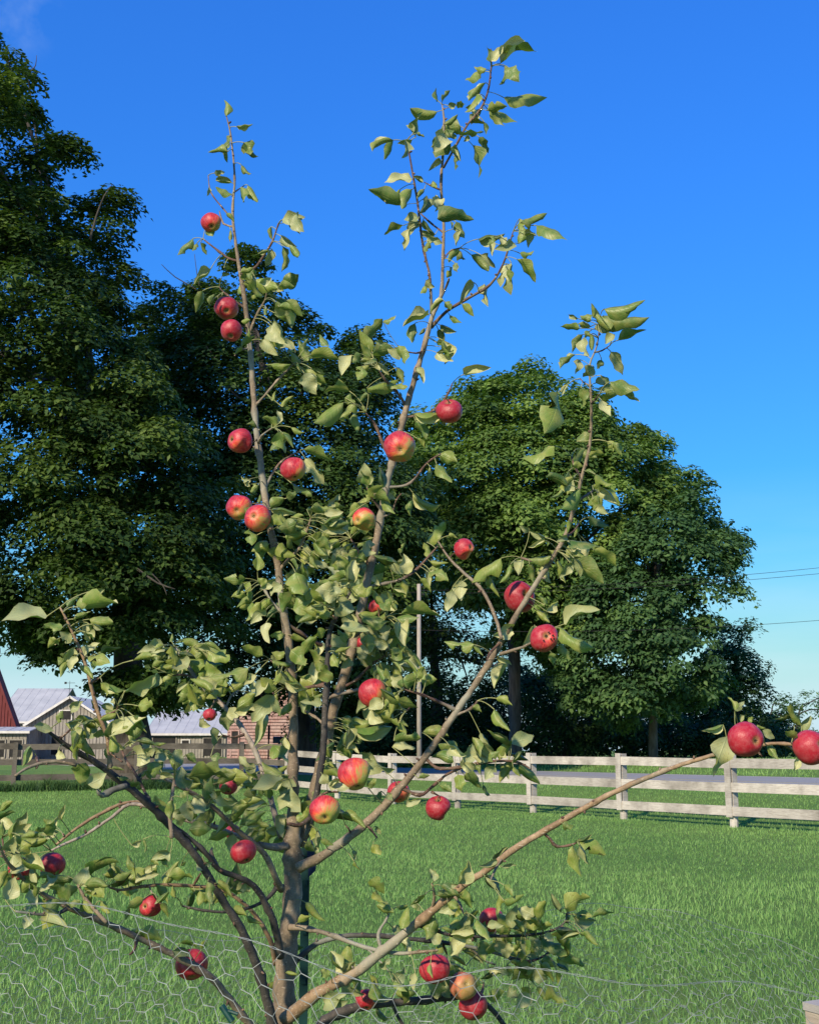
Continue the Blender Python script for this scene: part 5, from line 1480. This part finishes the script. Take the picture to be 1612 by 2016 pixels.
def apple(x, y, r, cal_dir, green, label, dY=None, shape=0, dark=0, russet=0, stem_front=False):
    nb = depth_near(x, y, ALLP0); dy_ = (nb[2] if dY is None else dY)
    rad = r*m_per_px(D0+dy_)*1.0; c = at(x, y, D0+dy_)
    if cal_dir is None: cd = Vector((R.uniform(-.3, .3), R.uniform(.1, .5), -1)).normalized()
    else:
        a, b = cal_dir; q = max(.05, 1-a*a-b*b)**.5; cd = Vector((a, -q, -b)).normalized()
    if stem_front: cd = -cd
    zl = -cd; gx = Vector((.8, 0, -.6)); xl = gx-zl*gx.dot(zl); xl.normalize(); yl = zl.cross(xl)
    R3 = Matrix((xl, yl, zl)).transposed()
    root = empty('apple', c, label, 'apple', 'ripe apples hanging on the young apple tree')
    m = R3.to_4x4() @ Matrix.Diagonal((rad, rad, rad, 1))
    s = bpy.data.objects.new('skin', AM[shape]); COL.objects.link(s); s.parent = root; s.matrix_basis = m; s.color = (green, dark, russet, 1)
    k = bpy.data.objects.new('calyx', CALM); COL.objects.link(k); k.parent = root; k.matrix_basis = m
    a = at(nb[0], nb[1], D0+nb[2]); p0 = c+zl*rad*.50; p1 = c+zl*rad*1.02; tgt = a
    if (a-p1).length > .055: tgt = p1+(a-p1).normalized()*.055 if (a-p1).length > .12 else a
    mb = MB().tube([p0, p1, p1.lerp(tgt, .5)+zl*.004, tgt], [.0016, .0013, .0013, .0018], 6)
    mb.build('stem', M['stem'], root, smooth=True)
    if 'worm' in label:
        hb = MB()
        for hx, hy in ((.30, .12), (.44, -.14), (-.22, .22), (.16, -.34), (.52, .10)):
            hn = Vector((hx, -math.sqrt(1-hx*hx-hy*hy), -hy)); hb.tube([c+hn*rad*.90, c+hn*rad*.985], [rad*.055, rad*.05], 8)
        hb.build('worm_hole', M['dark'], root)
AP = [
 (416, 438, 20.5, (.15, .75), .40, 'highest apple, alone on the left leader against the blue sky', None, 0),
 (445, 606, 24, (.2, .6), .22, 'dark red apple tucked under a leaf just above the bright red one', .02, 1, .55),
 (456, 651, 22.5, (0, .8), .10, 'bright red apple under the dark one, left of the left leader', -.04, 2),
 (472, 868, 26.5, (-.72, 0), .16, 'heart shaped dented crimson apple touching the left leader', -.03, 5),
 (578, 924, 25, (.2, .9), .42, 'pink striped apple with a pale green base between the two leaders', -.04, 0),
 (470, 999, 25.5, (-.05, .45), .40, 'red apple with yellow green calyx end, behind its twin at the left leader', .03, 1),
 (507, 1020, 26.5, (-.25, .0), .34, 'orange red apple facing the viewer, front one of the pair at the left leader', -.05, 2),
 (787, 881, 32.5, (.05, .38), .44, 'largest apple, red and green, hanging right in front of the right leader', -.06, 4),
 (885, 810, 27, (-.12, -.75), .16, 'dark red apple with its stem hollow showing, right of the right leader', .02, 3, .35, 0, True),
 (716, 1023, 23.5, (-.6, .2), .52, 'orange apple with a cleft on its left, beside the right leader', -.04, 4),
 (914, 1081, 21, (.7, -.1), .34, 'small orange red bitten apple beside a curled yellow leaf', -.12, 4),
 (1021, 1175, 30.5, (.5, -.1), .06, 'deep crimson apple behind the rising right limb', -.12, 1, .5, 0, True),
 (1073, 1257, 29, (-.02, -.12), .18, 'worm holed red apple with dark calyx, below the crimson one', -.30, 5),
 (741, 1196, 16, (0, .8), .40, 'half hidden small apple high in the centre leaves', .08, 0),
 (716, 1268, 16, (0, .8), .42, 'half hidden orange apple under a broad green leaf in the centre', .06, 1),
 (734, 1365, 28, (.3, .8), .46, 'tall red and green apple with a leaf on its face, middle of the tree', -.12, 2),
 (413, 1408, 12.5, (0, .8), .18, 'tiny red apple in front of the long grey barn roof', .1, 0),
 (450, 1549, 17, (.1, .7), .08, 'shaded red apple with a dry flower scrap on it, left of the trunk fork', -.1, 3, .4),
 (699, 1525, 32.5, (.2, .85), .60, 'big mostly green apple blushed red on its left side', -.12, 4),
 (640, 1596, 28, (.05, .52), .56, 'orange and green apple with an open calyx above the lowest fork', -.19, 0),
 (784, 1560, 21, (.2, .8), .38, 'red and orange apple hidden behind the rising right limb', .02, 1),
 (863, 1592, 24, (-.05, -.85), .08, 'dark red glossy apple hanging below the right limb over the grass', -.1, 4, .45, 0, True),
 (480, 1678, 24, (.4, .8), .12, 'red angular apple left of the trunk under a long leaf', -.2, 3),
 (459, 1640, 15, (0, .8), .16, 'small red apple peeping out behind a pale pink branch', .06, 2),
 (102, 1703, 23, (.1, .8), .10, 'magenta red apple at far left, right one of the edge pair', -.3, 1, .15),
 (38, 1711, 21.5, (-.1, .7), .14, 'red apple crossed by a twig at the left edge of the photo', -.36, 2),
 (296, 1785, 21.5, (-.45, -.1), .10, 'lumpy cracked red apple on its own over the grass at lower left', -.1, 5),
 (376, 1900, 29, (.2, .8), .10, 'red apple crossed by a branch and a dark leaf behind the chicken wire', -.14, 1, .2),
 (968, 1812, 23, (.1, .8), .08, 'pink red apple split by a hanging yellow leaf at lower right', -.02, 4),
 (857, 1909, 28, (.2, .85), .08, 'round bright red apple just above the top wire of the mesh', -.05, 0),
 (911, 1941, 25.5, (.25, -.3), .55, 'brown russet apple seen through the wire mesh at lower right', -.02, 1, 0, .85),
 (932, 1981, 27, (.3, .8), .12, 'dark red apple right below the brown one behind the wire', .02, 2, .3),
 (722, 1969, 20, (0, .8), .30, 'orange red apple low between the two bottom limbs', .08, 3),
 (1469, 1457, 34, (.42, .08), .04, 'bright crimson apple near the tip of the long right limb', -.50, 0),
 (1596, 1471, 33.5, (.42, -.18), .04, 'bright crimson apple cut by the right edge of the photo', -.50, 1),
]
for a in AP: apple(*a[:5], a[5], *a[6:])

# ------------------------------------------------------------------ steel stake behind the trunk
M['stake'] = simple('green_stake_paint', (.003, .024, .024), (.006, .042, .040), 12, .45, .1, .002); M['bluecap'] = simple('blue_plastic', (.004, .012, .045), (.008, .022, .075), 9, .6, 0)
p = at(602, 1665, 3.0); g0 = gz(p.x, 3.0); sr = empty('metal_stake', (p.x, 3.0, g0), 'dark green steel stake standing close behind the apple trunk', 'stake')
MB().box((p.x, 3.0, (g0-.2+p.z)/2), (.020, .004, p.z-g0+.2)).box((p.x, 3.012, (g0-.2+p.z)/2), (.004, .020, p.z-g0+.2)).build('post', M['stake'], sr)
mb = MB()
for i in range(26): mb.box((p.x, 2.994, p.z-.03-i*.055), (.010, .008, .012))
mb.build('stud', M['stake'], sr, kind='stuff')
c1 = p+Vector((.004, -.012, .012))
MB().poly([c1+Vector((.008, 0, .01)), c1+Vector((.024, 0, -.04)), c1+Vector((.020, 0, -.07)), c1+Vector((.004, 0, -.085)), c1+Vector((0, 0, -.02))], (0, .012, 0)).build('cap', M['bluecap'], sr)
# ------------------------------------------------------------------ chicken wire ring
t = NT('galvanised_wire'); n = t.noise(50, 3); t.col(t.ramp(n, [(.3, (.17, .19, .185)), (.7, (.36, .39, .38))])); t.b.inputs['Metallic'].default_value = .3; t.rough(.5); M['wire'] = t.m
cxw, cyw, RW = .10, 2.90, 1.22
NEAR = [(-700, 1800), (-300, 1780), (0, 1776), (130, 1790), (250, 1806), (350, 1820), (480, 1852), (560, 1882), (640, 1905), (700, 1925), (770, 1938), (830, 1938), (920, 1914), (975, 1906), (1130, 1914), (1200, 1922), (1350, 1932), (1500, 1950), (1612, 1964), (1800, 1975)]
FAR = [(-500, 1840), (0, 1828), (250, 1822), (400, 1850), (700, 1850), (1000, 1800), (1180, 1782), (1300, 1790), (1400, 1814), (1480, 1833), (1560, 1861), (1612, 1878), (1750, 1950)]
def itp(T, x): return float(np.interp(x, [q[0] for q in T], [q[1] for q in T]))
def ring_top(th):
    X = cxw+RW*math.sin(th); Y = cyw-RW*math.cos(th); T = NEAR if math.cos(th) > 0 else FAR; y = 1900
    for _ in range(3): x = 806+X*(F*cp-(1008-y)*sp)/Y; y = itp(T, x)
    if x > 1700: y = 1960
    return at(x, y, Y).z
ths = np.linspace(-math.pi, math.pi, 241); zt = np.array([ring_top(a) for a in ths]); ker = np.array([1, 2, 3, 2, 1])/9; zs = np.convolve(np.concatenate([zt[-3:-1], zt, zt[1:3]]), ker, 'valid')
rr_ = random.Random(8); ph = [rr_.uniform(0, 6) for _ in range(6)]
def wp(u, v, j=True):
    """u arc length from the near point, v depth below the top edge"""
    th = ((u/RW+math.pi) % (2*math.pi))-math.pi; z0 = float(np.interp(th, ths, zs)); rad = RW+.018*math.sin(th*7+ph[0]+v*9)+.012*math.sin(th*17+ph[1]+v*15)
    vv = v*(z0/1.1) if v > .3 else v
    P = Vector((cxw+rad*math.sin(th), cyw-rad*math.cos(th), z0-vv+.006*math.sin(th*23+ph[2]+v*20)))
    return P
circ = 2*math.pi*RW; PX = .053; ncol = int(round(circ/PX)); PX = circ/ncol; HY = .030; aL = PX*.30
cage = empty('chicken_wire_cage', (cxw, cyw, 0), 'sagging ring of galvanised chicken wire standing around the apple tree', 'wire mesh')
mb = MB(); cache = {}
def node(i, j, s):
    """j half rows; twisted segment i in that row, s = -1/+1 its ends"""
    key = (i % ncol, j, s)
    if key not in cache:
        u = (i+(.5 if j % 2 else 0))*PX+s*aL/2; cache[key] = wp(u, j*HY/2+.004)+Vector((rr_.gauss(0, .0016), rr_.gauss(0, .0016), rr_.gauss(0, .0020)))
    return cache[key]
rows = int(1.08/(HY/2))
for j in range(0, rows):
    for i in range(ncol):
        a, b = node(i, j, -1), node(i, j, 1)
        if a.z < .03: continue
        deep = j > 26
        if j > 0: mb.tube([a, b], [.00065, .00065], 4 if not deep else 3, False)
        if j+1 < rows:
            l_, r_ = (node(i-1, j+1, 1), node(i, j+1, -1)) if j % 2 == 0 else (node(i, j+1, 1), node(i+1, j+1, -1))
            mb.tube([a, l_], [.00036, .00036], 3, False); mb.tube([b, r_], [.00036, .00036], 3, False)
mb.build('wire_mesh', M['wire'], cage, kind='stuff')
mb = MB()
for q_ in (0, 1):
    pts = [wp(circ*i/600, 0)+Vector((0, 0, .0012*math.sin(i*1.9+q_*3.14))) for i in range(601)]; mb.tube(pts, [.0004]*601, 4, False)
mb.build('top_wire', M['wire'], cage)
tc_ = at(447, 1996, 1.80); M['clip'] = simple('green_plastic', (.004, .035, .030), (.008, .06, .05), 20, .5, 0)
MB().tube([tc_+Vector((-.008, 0, .010)), tc_+Vector((.008, -.004, -.010))], [.0045, .0045], 10).tube([tc_+Vector((.002, -.004, .004)), tc_+Vector((.016, -.006, .0))], [.0025, .0025], 8).build('clip', M['clip'], cage, label='dark green plastic clip on the mesh')
# wooden corner post of the cage
p = at(1638, 1992, 1.95); g0 = gz(p.x, 1.95); M['postwood'] = wood('cut_post_wood', (.30, .24, .19), (.46, .38, .30), (.58, .50, .42))
pr = empty('wooden_post', (p.x, 1.95, g0), 'cut weathered wooden post just entering the bottom right corner', 'post')
hx = Vector((p.x+.012, 1.95, p.z)); ax_ = Vector((.93, .36, 0))
MB().beam((hx.x+.02, 1.95, g0-.1), hx, .072, .072, ax_).build('timber', M['postwood'], pr)
MB().beam(hx+Vector((0, 0, .0005)), hx+Vector((-.0006, 0, .012)), .076, .076, ax_).build('end_grain', M['fence'], pr)
